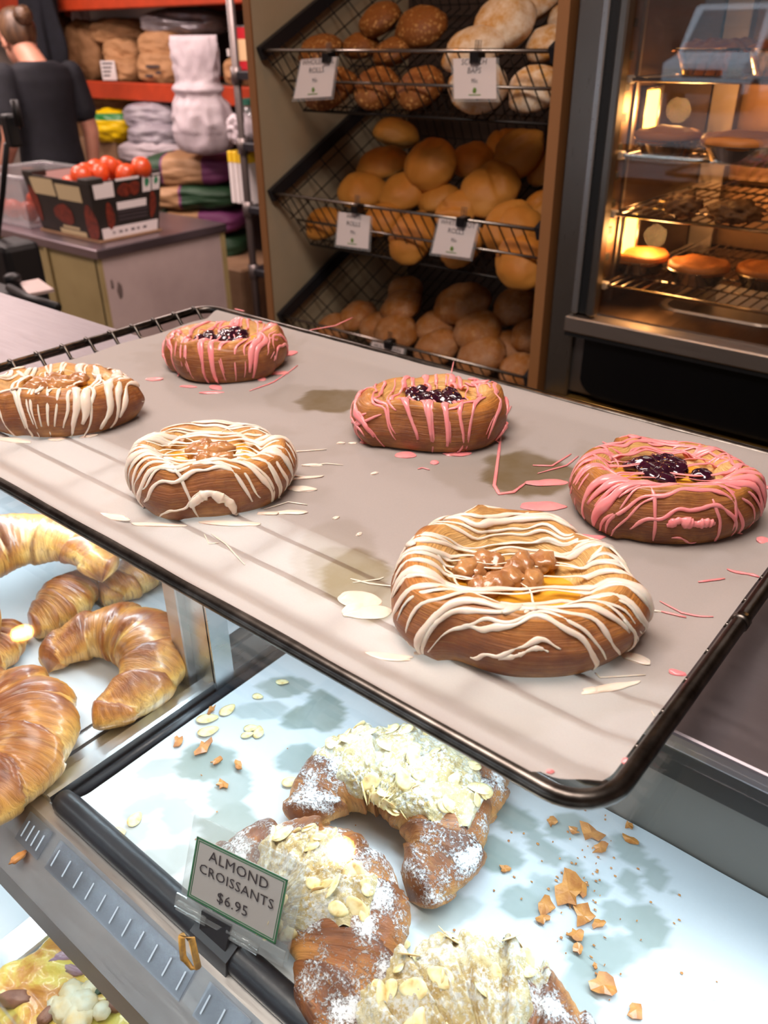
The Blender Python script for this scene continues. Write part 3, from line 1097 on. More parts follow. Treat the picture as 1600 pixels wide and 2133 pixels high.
TILT = .45
UV_ = Vector((0, cos(TILT), sin(TILT)))
NV_ = Vector((0, sin(TILT), -cos(TILT)))
BX0, BX1 = -1.437, -.756
BD, BL = .125, .43
ZF = [1.573, 1.295, 1.017]
names = ['top', 'middle', 'bottom']
for bi, zf in enumerate(ZF):
    t = thing('wire_basket', f'tilted wire basket of rolls, {names[bi]} one of the bread stand', 'basket', (-1.1, 1.36, zf-.12), group='bread stand baskets')

    def P(x, s, d):
        return Vector((x, 1.352, zf)) + UV_*s + NV_*d
    obj('front_rail', tube(B(), [P(BX0, 0, 0), P(BX1, 0, 0)], .0036, 8), 'chrome_wire', t, smooth=True)
    obj('front_cross_wire', tube(B(), [P(BX0+.05, .0, .062), P(BX1, .0, .062)], .003, 8), 'chrome_wire', t, smooth=True)
    obj('front_bottom_wire', tube(B(), [P(BX0+.06, 0, BD), P(BX1-.005, 0, BD)], .003, 8), 'wire_black', t, smooth=True)
    obj('rear_rail', tube(B(), [P(BX0, BL, 0), P(BX1, BL, 0)], .0036, 8), 'wire_black', t, smooth=True)
    for x, e in ((BX0, 1), (BX1, -1)):
        bm = B()
        a, b_ = P(x-.006, -.005, -.008), P(x+.006, -.005, -.008)
        c_, d_ = P(x-.006, BL, -.008), P(x+.006, BL, -.008)
        q = NV_*.026
        vs = [bm.verts.new(v) for v in (a, b_, d_, c_, a+q, b_+q, d_+q, c_+q)]
        for f in ((0, 1, 2, 3), (7, 6, 5, 4), (0, 4, 5, 1), (1, 5, 6, 2), (2, 6, 7, 3), (3, 7, 4, 0)):
            bm.faces.new([vs[i] for i in f])
        bmesh.ops.recalc_face_normals(bm, faces=bm.faces)
        obj('side_rail', bm, 'rail_dark', t)
    wm = B()
    nx = 24
    for i in range(nx+1):
        x = BX0+.06+(BX1-BX0-.065)*i/nx
        tube(wm, [P(x-.03, 0, 0), P(x, .0, BD), P(x, BL, BD), P(x, BL, 0)], .0016, 5)
    for k in range(9):
        s = BL*k/8
        tube(wm, [P(BX0, s, 0), P(BX0+.055, s+.02, BD), P(BX1-.005, s+.02, BD), P(BX1, s, 0)], .0016, 5)
    for k in range(1, 4):
        d = BD*k/4
        tube(wm, [P(BX0+.055*k/4, 0, d), P(BX0+.055*k/4, BL, d)], .0016, 5)
    obj('wire_mesh', wm, 'wire_black', t)


# ---------------------------------------------------------------- rolls
def roll_mat(name, top, side, pale, flour=0.0, seeds=0.0):
    m = NT(name)
    v = m.coord('Object')
    s = m.n('SeparateXYZ')
    m.l(v, s.inputs[0])
    f = m.math('ADD', m.math('MULTIPLY', s.outputs['Z'], 14), m.math('MULTIPLY', m.noise(v, 22, 4), .5))
    c = m.ramp(f, [(.0, pale), (.22, side), (.62, top)])
    c = m.mix(m.ramp(m.noise(v, 40, 5), [(.5, 0.0), (.8, .4)]), c, side)
    if flour:
        c = m.mix(m.ramp(m.noise(v, 26, 5, .7), [(.40, 0.0), (.62, flour)]), c, 'e4d8c4')
    h = m.noise(v, 90, 4)
    if seeds:
        vo = m.n('TexVoronoi', _Scale=130)
        m.l(v, vo.inputs['Vector'])
        k = m.ramp(vo.outputs['Distance'], [(.25, 1.0), (.5, 0.0)])
        k2 = m.math('MULTIPLY', k, m.ramp(m.noise(v, 50, 3), [(.42, 0.0), (.6, seeds)]))
        c = m.mix(k2, c, 'c08a4c')
        h = m.math('ADD', h, m.math('MULTIPLY', k, .8))
    m.color(c)
    m.set(Roughness=.6, Specular_IOR_Level=.35)
    m.bump(h, .35, .0015)
    return m.m


M['wholemeal'] = roll_mat('wholemeal crust', '8a4f1c', '6f3e14', '80542a', 0, 1.0)
M['bap'] = roll_mat('floury bap crust', 'c08c48', 'b67c38', 'd2b078', .75)
M['white_roll'] = roll_mat('golden roll crust', 'a8661f', 'b87c32', 'dcb878')
M['knot_roll'] = roll_mat('knot roll crust', 'ad6a22', 'bd8238', 'deba80')
M['grain_roll'] = roll_mat('grain roll crust', '9a5c20', '8c521c', 'b98c50', .12, .35)


def roll_mesh(kind, seed, elong=1.0, knot=False):
    bm = B()
    res = bmesh.ops.create_uvsphere(bm, u_segments=36, v_segments=22, radius=1)
    off = Vector((seed*5.1, seed*3.3, seed*1.9))
    for v in res['verts']:
        d = v.co.normalized()
        s = 1+.10*noise.noise(d*1.5+off)+.035*noise.noise(d*3.5+off)+.012*noise.noise(d*9+off)
        if knot:
            a = math.atan2(d.y, d.x)
            g = d.x*.9+.45*sin(d.y*2.2+seed)
            s -= .16*math.exp(-(g/.13)**2)*max(0, d.z+.3)
            s += .08*math.exp(-((g-.3)/.2)**2)*max(0, d.z)
        z = d.z*s*(.034 if d.z > 0 else .022)
        v.co = Vector((d.x*s*.05*elong, d.y*s*.05, z))
    me = bpy.data.meshes.new('roll')
    bm.to_mesh(me)
    bm.free()
    me.polygons.foreach_set('use_smooth', [True]*len(me.polygons))
    me.materials.append(M[kind])
    return me


PROT = {k: [roll_mesh(k, s+3*i, 1.0+.12*(i == 2), k == 'knot_roll') for i, s in enumerate((1, 2, 4))] for k in ('wholemeal', 'bap', 'white_roll', 'knot_roll', 'grain_roll')}
NAMES = {'wholemeal': 'wholemeal_roll', 'bap': 'scotch_bap', 'white_roll': 'white_roll', 'knot_roll': 'knot_roll', 'grain_roll': 'grain_roll'}
ADJ = {'wholemeal': 'rough brown wholemeal roll', 'bap': 'large pale floury bap', 'white_roll': 'smooth golden white roll', 'knot_roll': 'golden knotted white roll', 'grain_roll': 'dark golden grain roll'}
# kind, basket, [(px, py, radius px, layer, tilt)] front row first
ROLLS = [
    ('wholemeal', 0, 'front', [(688, 188, 52, 0, .5), (784, 186, 50, 0, .5), (876, 186, 52, 0, .5)]),
    ('wholemeal', 0, 'second', [(668, 112, 50, .6, .2), (752, 100, 40, 0, .1), (822, 112, 46, 0, .1)]),
    ('wholemeal', 0, 'back', [(793, 46, 48, .5, .3), (878, 58, 50, .5, .5)]),
    ('bap', 0, 'front', [(996, 182, 60, 0, .5), (1112, 188, 56, 0, .6)]),
    ('bap', 0, 'upper', [(988, 106, 62, .7, .3), (1140, 92, 46, .5, .5), (1051, 52, 68, .9, .7)]),
    ('bap', 0, 'back', [(1121, 10, 52, .3, .3), (1188, 36, 46, .3, .3)]),
    ('white_roll', 1, 'front', [(675, 468, 42, 0, .4), (800, 458, 44, .2, .4), (858, 496, 52, 0, .7)]),
    ('white_roll', 1, 'second', [(756, 402, 52, .4, .2), (845, 400, 50, .5, .3), (915, 416, 44, .3, .2)]),
    ('white_roll', 1, 'back', [(797, 345, 50, .5, .2), (824, 284, 50, .6, -.3), (898, 345, 58, 1.1, .7), (985, 336, 46, .4, .2)]),
    ('knot_roll', 1, 'front', [(964, 512, 52, 0, .6), (1068, 478, 62, .4, .6), (1086, 546, 56, 0, .7)]),
    ('knot_roll', 1, 'second', [(955, 440, 50, .6, .4), (1020, 396, 62, .7, .4), (1132, 432, 44, .3, .3)]),
    ('knot_roll', 1, 'back', [(1082, 323, 60, .9, .6), (1142, 352, 46, .5, .4), (1052, 300, 38, .4, .2)]),
    ('grain_roll', 2, 'front', [(697, 686, 38, 0, .4), (824, 694, 46, .3, .4), (911, 728, 50, 0, .4), (1003, 744, 54, 0, .5), (1080, 772, 42, 0, .5)]),
    ('grain_roll', 2, 'second', [(745, 660, 40, .1, .2), (789, 684, 40, 0, .3), (907, 684, 44, .2, .3), (994, 690, 52, .4, .3), (1062, 722, 40, 0, .3), (1104, 700, 42, .4, .4)]),
    ('grain_roll', 2, 'back', [(838, 640, 46, .6, .3), (845, 606, 38, .4, .2), (963, 634, 54, .7, .3), (1073, 642, 52, .5, .3)]),
]
ORD = ['first', 'second', 'third', 'fourth', 'fifth', 'sixth', 'seventh']
random.seed(11)
for kind, bi, row, lst in ROLLS:
    for i, (px, py, rp, lay, tl) in enumerate(sorted(lst)):
        zf = ZF[bi]
        base = Vector((0, 1.352, zf)) + NV_*BD
        r = rp*1.72/FPX
        q = apl(px, py, base-NV_*(r*.62+lay*.055), NV_)
        if q.y < 1.352+r*.55:
            q = ay(px, py, 1.352+r*.55)
        r = rp*depth(q)/FPX
        o = link(NAMES[kind], PROT[kind][(i+bi+len(row)) % 3])
        o.location = q
        o.scale = (r/.05,)*3
        o.rotation_euler = (TILT*.4+tl, random.uniform(-.25, .25), 0)
        o.rotation_euler.rotate_axis('Z', random.uniform(0, 6.28))
        n_ = len(lst)
        pos = f'{ORD[i]} from the cream side' if n_ > 1 else 'on its own'
        tag(o, f'{ADJ[kind]}, {row} row of the {names[bi]} basket, {pos}', 'bread roll', f'{NAMES[kind].replace("_", " ")}s in the {names[bi]} basket')

# ---------------------------------------------------------------- price cards on the baskets
M['card'] = simple('white price card', 'c9bcb8', .6)
M['ink'] = simple('black ink', '2a2226', .7)
M['leaf_green'] = simple('green leaf print', '5f7d2c', .7)
M['binder'] = simple('black binder clip', '0e0d10', .3)
CARDS = [
    (['WHOLEMEAL', 'ROLLS'], [(628, 124), (701, 118), (690, 201), (612, 206)], 0, 'white price card reading wholemeal rolls on the top basket', 682, 118),
    (['SCOTCH', 'BAPS'], [(944, 122), (1033, 120), (1034, 206), (946, 206)], 0, 'white price card reading scotch baps on the top basket', 992, 117),
    (['WHITE', 'ROLLS'], [(706, 441), (771, 450), (767, 519), (700, 510)], 1, 'white price card reading white rolls on the middle basket', 742, 433),
    (['WHITE KNOT', 'ROLLS'], [(916, 454), (996, 466), (979, 538), (899, 527)], 1, 'white price card reading white knot rolls on the middle basket', 963, 460),
    (['MULTIGRAIN', 'ROLLS'], [(776, 711), (842, 727), (826, 801), (758, 785)], 2, 'white price card on the front wire of the bottom basket', 810, 715),
]
for lines, cs, bi, lab, kx, ky in CARDS:
    n = Vector((0, 1, 0))
    yc = 1.346
    p = [ay(x, y, yc-.016*(k > 1)) for k, (x, y) in enumerate(cs)]   # tl tr br bl, lower edge swings out
    t = thing('price_card', lab, 'price card', (p[0]+p[1]+p[2]+p[3])/4, group=None)
    card = obj('card', slab(B(), p[3], p[2], p[1], p[0], .0008), 'card', t)
    ex = (p[1]-p[0])*.06
    ey = (p[0]-p[3])*.07
    nn = (p[2]-p[3]).cross(p[0]-p[3]).normalized()
    obj('clear_sleeve', slab(B(), p[3]-ex-ey-nn*.0012, p[2]+ex-ey-nn*.0012, p[1]+ex-nn*.0012, p[0]-ex-nn*.0012, .0006), 'acrylic', t)
    right = (p[1]-p[0]+p[2]-p[3]).normalized()
    up = (p[0]-p[3]+p[1]-p[2]).normalized()
    cc = (p[0]+p[1]+p[2]+p[3])/4
    hh = (p[0]-p[3]).length
    ww = (p[1]-p[0]).length
    for k, tx in enumerate(lines):
        lettering(card, tx, M['ink'], cc+up*hh*(.40-.21*k), right, up, min(hh*.2, ww*1.45/len(tx)))
    lettering(card, '95c', M['ink'], cc-up*hh*.06, right, up, hh*.15)
    lb = B()
    blobmesh(lb, cc-up*hh*.30+nn*.0006, (.004, .0008, .005), .2, 2, 3, 2)
    obj('leaf_mark', lb, 'leaf_green', card)
    lb = B()
    slab(lb, *(cc-up*hh*.40+nn*.0008+right*ww*a+up*hh*b_ for a, b_ in ((-.14, -.01), (.14, -.01), (.14, .012), (-.14, .012))), .0005)
    obj('leaf_mark', lb, 'leaf_green', card)
    k = ay(kx, ky, 1.343)
    obj('clip', bx((k.x-.009, 1.334, k.z-.011), (k.x+.009, 1.360, k.z+.007), .002), 'binder', t)
    for s in (-.003, .004):
        obj('clip_handle', tube(B(), [(k.x+s-.002, 1.346, k.z+.005), (k.x+s-.002, 1.348, k.z+.024), (k.x+s+.002, 1.348, k.z+.024), (k.x+s+.002, 1.346, k.z+.005)], .0008, 5), 'chrome_wire', t)
# ================================================================== pie oven on the rear bench
M['bench_brass'] = simple('brownish worn bench top', '8a6a34', .35, .5, '6b4f24', 8)
M['oven_steel'] = brushed('oven stainless', '9a9690', .3, (60, 60, 3), '77736e')
M['oven_inner'] = brushed('heated oven lining', '8a6e58', .38, (40, 3, 40), '5c4636')
M['trim_steel'] = brushed('oven sill steel', 'b3a79c', .42, (3, 60, 60), '9c9087')
M['black_gloss'] = simple('black gloss panel', '07080a', .18, 0)
M['gasket'] = simple('black gasket', '0c0c0d', .5)
tag(obj('rear_bench', bx((-.722, 1.30, .96), (1.2, 2.1, 1.0), .004), 'bench_brass'), 'brown edged bench carrying the pie oven', 'bench')
tag(obj('bench_cabinet', bx((-.722, 1.34, 0), (1.2, 2.1, .96)), 'black_gloss'), 'dark cabinet under the oven bench', 'cabinet')
OX0, OX1, OY, OYB = -.718, .10, 1.35, 1.86
ov = thing('pie_oven', 'stainless glass fronted pie oven glowing warm inside', 'oven', (-.3, 1.6, 1.0))
LWX = -.655      # inner lining plane
obj('pillar', bx((OX0, OY, 1.0), (OX0+.048, OYB, 2.3), .003), 'oven_steel', ov)
obj('frame_strip', bx((OX0+.046, OY-.012, 1.165), (OX0+.058, OY+.02, 2.3), .002), 'alu', ov)
obj('gasket', bx((OX0+.058, OY-.004, 1.165), (OX0+.075, OY+.02, 2.3)), 'gasket', ov)
obj('frame_strip', bx((OX0+.075, OY-.014, 1.165), (OX0+.090, OY+.012, 2.3), .003), 'oven_steel', ov)
obj('inner_wall', bx((OX0+.048, OY+.03, 1.15), (LWX, OYB, 2.3)), 'oven_inner', ov)
obj('back_wall', bx((LWX, OYB-.02, 1.15), (OX1, OYB, 2.3)), 'oven_inner', ov)
obj('side_wall', bx((OX1, OY, 1.0), (OX1+.05, OYB, 2.3)), 'oven_steel', ov)
obj('top', bx((OX0, OY, 2.3), (OX1+.05, OYB, 2.34)), 'oven_steel', ov)
# floor of the chamber with a sunk water pan
fz = 1.163
pa = [az(x, y, fz) for x, y in ((1300, 655), (1345, 612), (1520, 628), (1500, 690))]
wx0, wx1 = min(p.x for p in pa), max(p.x for p in pa)
wy0, wy1 = 1.47, 1.68
wx0, wx1 = -.56, -.36
b = B()
box(b, (LWX, OY+.02, fz-.02), (wx0, OYB-.02, fz))
box(b, (wx1, OY+.02, fz-.02), (OX1, OYB-.02, fz))
box(b, (wx0, OY+.02, fz-.02), (wx1, wy0, fz))
box(b, (wx0, wy1, fz-.02), (wx1, OYB-.02, fz))
obj('chamber_floor', b, 'oven_inner', ov)
b = B()


def rr(x0, x1, y0, y1, r, z, n=6):
    out = []
    for cx, cy, a0 in ((x1-r, y1-r, 0), (x0+r, y1-r, pi/2), (x0+r, y0+r, pi), (x1-r, y0+r, 3*pi/2)):
        for k in range(n+1):
            a = a0+pi/2*k/n
            out.append(Vector((cx+r*cos(a), cy+r*sin(a), z)))
    return out


def loft(bm, rings, capend=True, close=True):
    V = [[bm.verts.new(p) for p in rg] for rg in rings]
    for a, c in zip(V, V[1:]):
        for j in range(len(a)):
            k = (j+1) % len(a)
            bm.faces.new((a[j], a[k], c[k], c[j]))
    if capend:
        bm.faces.new(V[-1])
    return bm


loft(b, [rr(wx0-.012, wx1+.012, wy0-.012, wy1+.012, .04, fz+.001), rr(wx0-.010, wx1+.010, wy0-.010, wy1+.010, .04, fz+.005), rr(wx0, wx1, wy0, wy1, .035, fz+.003), rr(wx0+.012, wx1-.012, wy0+.012, wy1-.012, .03, fz-.05)])
obj('water_pan', b, 'trim_steel', ov)
obj('sill', bx((OX0+.040, OY-.02, 1.132), (OX1+.05, OY+.02, 1.160), .002), 'trim_steel', ov)
obj('sill_lip', bx((OX0+.040, OY-.016, 1.124), (OX1+.05, OY+.02, 1.131)), 'gasket', ov)
# base: stainless cheeks and a black drawer front with rounded lower corner
b = B()
n_ = 8
pts = [Vector((OX1+.05, 0, 1.128)), Vector((OX0+.075, 0, 1.128))]
for k in range(n_+1):
    a = pi + pi/2*k/n_
    pts.append(Vector((OX0+.105+.03*cos(a)+.012*k/n_, 0, 1.045+.03*sin(a))))
pts.append(Vector((OX1+.05, 0, 1.015)))
f1 = [b.verts.new((p.x, OY-.004, p.z)) for p in pts]
f2 = [b.verts.new((p.x, OY+.05, p.z)) for p in pts]
b.faces.new(f1)
b.faces.new(f2[::-1])
for k in range(len(pts)):
    j = (k+1) % len(pts)
    b.faces.new((f1[k], f2[k], f2[j], f1[j]))
bmesh.ops.recalc_face_normals(b, faces=b.faces)
obj('drawer_front', b, 'black_gloss', ov)
obj('base_cheek', bx((OX0+.045, OY+.01, 1.012), (OX1+.05, OYB, 1.13)), 'steel_dark', ov)
obj('foot', lathe(B(), [(.018, 0), (.02, .004), (.018, .014)], 14, (OX0+.03, OY+.02, 1.0)), 'gasket', ov)
obj('door_glass', bx((OX0+.085, OY+.002, 1.16), (OX1, OY+.007, 2.3)), 'oven_glass', ov)
# rack ladder slots
for k in range(22):
    z = 1.2+k*.045
    obj('rack_slot', bx((LWX-.001, OY+.055, z), (LWX+.004, OY+.075, z+.012)), 'gasket', ov)
obj('ladder_edge', bx((LWX, OY+.10, 1.165), (LWX+.004, OY+.108, 2.2)), 'trim_steel', ov)
obj('fan_cover', lathe(B(), [(.14, 0), (.14, .006), (.128, .010), (.03, .012)], 40), 'oven_inner', ov, local=True)
fc = bpy.data.objects['fan_cover']
fc.rotation_euler = (pi/2, 0, 0)
fc.location = Vector((-.36, OYB-.021, 1.52))-wloc(ov)
obj('corner_strip', bx((LWX+.002, OYB-.05, 1.165), (LWX+.05, OYB-.02, 2.2)), 'trim_steel', ov)
# lit lamp windows on the inner wall
M['lamp_window'] = emit('glowing lamp window', 'ffb347', 14)
for k, (yy, zz) in enumerate(((1.518, 1.472), (1.497, 1.268))):
    b = tube(B(), [(LWX+.004, yy-.034, zz-.044), (LWX+.004, yy+.034, zz-.044), (LWX+.004, yy+.034, zz+.044), (LWX+.004, yy-.034, zz+.044)], .005, 6, True)
    obj('lamp_frame', b, 'trim_steel', ov, smooth=True)
    obj('lamp_window', bx((LWX, yy-.030, zz-.040), (LWX+.005, yy+.030, zz+.040), .002), 'lamp_window', ov)
    l = bpy.data.lights.new('oven_lamp_light', 'POINT')
    l.energy = 1.5
    l.color = (1.0, .52, .18)
    l.shadow_soft_size = .02
    lo = link('oven_lamp_light', l)
    lo.location = (LWX+.05, yy, zz+.01)
l = bpy.data.lights.new('oven_lamp_light', 'POINT')
l.energy = 2.0
l.color = (1.0, .52, .18)
l.shadow_soft_size = .02
lo = link('oven_lamp_light', l)
lo.location = (OX1-.08, 1.52, 1.48)
obj('lamp_window', bx((OX1-.005, 1.50, 1.43), (OX1, 1.56, 1.51), .002), 'lamp_window', ov)

# racks
RZ = [1.533, 1.422, 1.329, 1.207]
for k, z in enumerate(RZ):
    t = thing('oven_rack', ['topmost wire rack of the pie oven', 'second wire rack from the top of the pie oven', 'third wire rack from the top of the pie oven', 'lowest wire rack of the pie oven'][k], 'oven rack', (-.28, 1.62, z), group='pie oven racks')
    y0_ = OY+.045
    obj('front_rail', tube(B(), [(LWX+.01, y0_, z), (OX1-.005, y0_, z)], .0032, 8), 'chrome_wire', t, smooth=True)
    obj('rear_rail', tube(B(), [(LWX+.01, OYB-.04, z), (OX1-.005, OYB-.04, z)], .0032, 8), 'chrome_wire', t, smooth=True)
    for xx in (LWX+.012, OX1-.01):
        obj('side_rail', tube(B(), [(xx, y0_, z), (xx, OYB-.04, z)], .0035, 8), 'chrome_wire', t, smooth=True)
    wm = B()
    for j in range(1, 40):
        xx = LWX+.01+(OX1-LWX-.02)*j/40
        tube(wm, [(xx, y0_, z+.002), (xx, OYB-.04, z+.002)], .0016, 5)
    for j in range(1, 5):
        yy = y0_+(OYB-.04-y0_)*j/5
        tube(wm, [(LWX+.01, yy, z-.001), (OX1-.005, yy, z-.001)], .002, 5)
    obj('wire_grid', wm, 'chrome_wire', t)
    obj('end_stop', bx((LWX+.001, y0_-.01, z-.006), (LWX+.022, y0_+.008, z+.006), .002), 'white', t)

# pies
M['pie_crust'] = roll_mat('pie crust', 'a8642a', 'b9793a', 'd0a25c')
M['foil'] = simple('crinkled foil', 'b7afa8', .25, 1, '9a928c', 40)


def pie(label, px, py, z, rp, dark=False, kind='pie', group=None):
    d0 = az(px, py, z+.03)
    r = rp*depth(d0)/FPX
    q = Vector((d0.x, d0.y, z+.0045))
    t = thing('foil_pie', label, 'pie', q, group=group)
    obj('foil_pan', lathe(B(), [(r*.72, 0), (r*.95, .022), (r*1.02, .0235), (r*1.0, .0245), (r*.9, .022)], 48, (0, 0, 0), lambda a, rr_, zz: .018*sin(24*a)*(zz < .023)), 'foil', t, local=True)
    b = B()
    prof = [(r*.93, .020), (r*1.0, .026), (r*.98, .032), (r*.88, .036), (r*.80, .034), (r*.6, .038), (r*.3, .041), (r*.02, .042)]
    lathe(b, prof, 40, (0, 0, 0), lambda a, rr_, zz: .02*noise.noise(Vector((cos(a)*3, sin(a)*3, px*.1))))
    for v in b.verts:
        v.co.z += .003*noise.noise(v.co*40+Vector((px, 0, 0)))
    obj('crust', b, 'pie_crust', t, smooth=True, local=True)
    return t


G4 = 'pies on the lowest oven rack'
pie('golden foil pie nearest the lit lamp on the lowest oven rack', 1336, 535, RZ[3], 57, group=G4)
pie('foil pie in the middle of the lowest oven rack', 1456, 556, RZ[3], 62, group=G4)
pie('foil pie nearest the photo edge on the lowest oven rack', 1598, 566, RZ[3], 62, group=G4)
G5 = 'pies on the second oven rack'
pie('brown foil pie nearest the lit lamp on the second oven rack', 1392, 285, RZ[1], 68, group=G5)
pie('brown foil pie beside the first on the second oven rack', 1545, 297, RZ[1], 82, group=G5)
M['patty'] = simple('browned pastry patty', '5e3c1c', .7, 0, '7d5226', 60, .6, 80)
for k, (px, py, rp, lab) in enumerate(((1422, 428, 38, 'dark lumpy pastry nearest the lamp on the third oven rack'), (1530, 440, 52, 'dark lumpy pastry farther along the third oven rack'))):
    q = az(px, py, RZ[2]+.02)
    r = rp*depth(q)/FPX
    b = B()
    blobmesh(b, (q.x, q.y, RZ[2]+.019), (r, r*.9, .017), .35, 3.5, k+4, 4)
    tag(obj('savoury_pastry', b, 'patty', smooth=True), lab, 'pastry', 'pastries on the third oven rack')
# quiches with red topping in foil trays on the top rack
M['red_topping'] = simple('baked red topping', '7a2a14', .5, 0, 'b06a2a', 50, .6, 60)
for k, (px0, px1, lab) in enumerate(((1392, 1525, 'rectangular foil tray bake nearest the lamp on the top oven rack'), (1540, 1680, 'rectangular foil tray bake next to the photo edge on the top oven rack'))):
    pa, pb = ay(px0, 150, 1.46), ay(px1, 150, 1.46)
    z = RZ[0]+.0045
    t = thing('tray_bake', lab, 'tray bake', ((pa.x+pb.x)/2, 1.54, z), group='tray bakes on the top oven rack')
    b = B()
    loft(b, [rr(pa.x-.003, pb.x+.003, 1.455, 1.625, .02, z+.038), rr(pa.x, pb.x, 1.46, 1.62, .02, z+.036), rr(pa.x+.012, pb.x-.012, 1.475, 1.605, .018, z)])
    obj('foil_tray', b, 'foil', t)
    b = B()
    grid(b, lambda u, v: Vector((pa.x+(pb.x-pa.x)*u, 1.46+.16*v, z+.034+.014*min(1, 6*min(u, 1-u, v, 1-v))+.006*noise.noise(Vector((u*9, v*9, px0))))), 24, 24)
    obj('filling', b, 'red_topping', t, smooth=True)
# ================================================================== refrigerated display below the glass
ZT = 1.280          # counter top level
ZS = 1.090          # upper display shelf
YM = .342           # front edge of the steel top
DX0, DX1 = -1.45, .75
M['case_grey'] = simple('grey painted back wall', '6d6963', .5, 0, '5f5b55', 5)
M['case_white'] = simple('white shelf sheet', 'e4ebf0', .45)
M['led'] = emit('strip lamp', 'e6f3ff', 3.0)
tag(obj('steel_counter', bx((DX0, YM, ZT-.012), (DX1, .576, ZT), .002, 2), 'counter_metal'), 'scratched steel counter top the cooling rack stands on', 'counter')
dc = thing('display_case', 'lit glass display case of pastries below the cooling rack', 'display case', (-.4, .25, 0))
obj('top_glass', bx((DX0, .045, ZT-.010), (DX1, YM-.002, ZT-.004)), 'glass', dc)
g = B()
slab(g, (DX0, -.02, .72), (DX1, -.02, .72), (DX1, .042, ZT-.01), (DX0, .042, ZT-.01), .006)
obj('front_glass', g, 'glass', dc)
obj('counter_lip', bx((DX0, YM+.004, ZT-.036), (DX1, YM+.016, ZT-.012)), 'gasket', dc)
obj('lamp_housing', bx((DX0, YM+.018, ZT-.030), (DX1, YM+.04, ZT-.012)), 'steel', dc)
obj('lamp_tube', tube(B(), [(-1.19, .338, 1.224), (-.13, .338, 1.224)], .004, 10), 'led', dc, smooth=True)  # unseen tube added to go with the upward glow under the paper
for xx in (-1.1, -.66, -.22):
    obj('tube_bracket', bx((xx-.004, .338, 1.226), (xx+.004, .352, 1.270)), 'steel', dc)
obj('back_wall', bx((DX0, .428, .70), (DX1, .57, ZT-.012)), 'case_grey', dc)
obj('back_rail', bx((DX0, .421, ZS+.085), (DX1, .428, ZS+.092)), 'steel_dark', dc)
obj('upper_shelf', bx((DX0, .168, ZS-.014), (DX1, .428, ZS-.004)), 'case_white', dc)
# front edge of the upper shelf: a broad two-step metal band
b = B()
sec = [(.171, ZS+.012), (.160, ZS+.012), (.142, ZS-.002), (.124, ZS-.014), (.120, ZS-.030), (.130, ZS-.034), (.171, ZS-.018)]
f1 = [b.verts.new((DX0, y, z)) for y, z in sec]
f2 = [b.verts.new((DX1, y, z)) for y, z in sec]
b.faces.new(f1)
b.faces.new(f2[::-1])
for k in range(len(sec)):
    j = (k+1) % len(sec)
    b.faces.new((f1[j], f1[k], f2[k], f2[j]))
bmesh.ops.recalc_face_normals(b, faces=b.faces)
obj('shelf_front_band', b, 'steel', dc)
# lamp reflection on the band, shaped as a clear strip with pale ticks
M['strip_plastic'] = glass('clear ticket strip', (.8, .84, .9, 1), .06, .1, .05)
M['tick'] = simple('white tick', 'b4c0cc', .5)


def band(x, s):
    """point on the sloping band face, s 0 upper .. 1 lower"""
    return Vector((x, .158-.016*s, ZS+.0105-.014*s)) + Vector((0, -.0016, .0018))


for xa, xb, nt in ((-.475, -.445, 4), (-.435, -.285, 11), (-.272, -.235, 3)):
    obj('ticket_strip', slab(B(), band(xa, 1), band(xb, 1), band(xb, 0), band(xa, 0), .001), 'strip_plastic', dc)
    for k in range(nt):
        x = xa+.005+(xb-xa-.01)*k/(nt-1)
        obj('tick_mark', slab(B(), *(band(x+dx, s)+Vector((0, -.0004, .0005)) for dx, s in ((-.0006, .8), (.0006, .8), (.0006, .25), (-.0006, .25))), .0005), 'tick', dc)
# divider and post
obj('divider_bar', bx((-.507, .170, ZS-.002), (-.490, .428, ZS+.006), .001), 'alu', dc)
obj('divider_bar', bx((-.489, .170, ZS-.002), (-.470, .428, ZS+.014), .001), 'alu', dc)
obj('divider_flange', bx((-.472, .170, ZS+.014), (-.468, .428, ZS+.020)), 'alu', dc)
obj('post', bx((-.512, .322, ZS+.004), (-.494, .345, ZT-.012), .001), 'steel', dc)
obj('post_flange', bx((-.494, .330, ZS+.004), (-.468, .338, ZT-.012)), 'alu', dc)
obj('post_flange', bx((-.470, .330, ZS+.004), (-.466, .350, ZT-.012)), 'alu', dc)
# lower shelf
ZL = .850
obj('lower_shelf', bx((DX0, -.015, ZL-.012), (DX1, .428, ZL)), 'case_white', dc)
obj('lower_rail', bx((-.590, -.01, ZL), (-.556, .42, ZL+.012), .002), 'alu', dc)
obj('end_panel', bx((DX0-.02, -.015, .70), (DX0, .576, ZT-.012)), 'steel', dc)
obj('end_panel', bx((DX1, -.015, .70), (DX1+.02, .576, ZT-.012)), 'steel', dc)
obj('plinth', bx((DX0, -.01, 0), (DX1, .57, .70)), 'case_grey', dc)

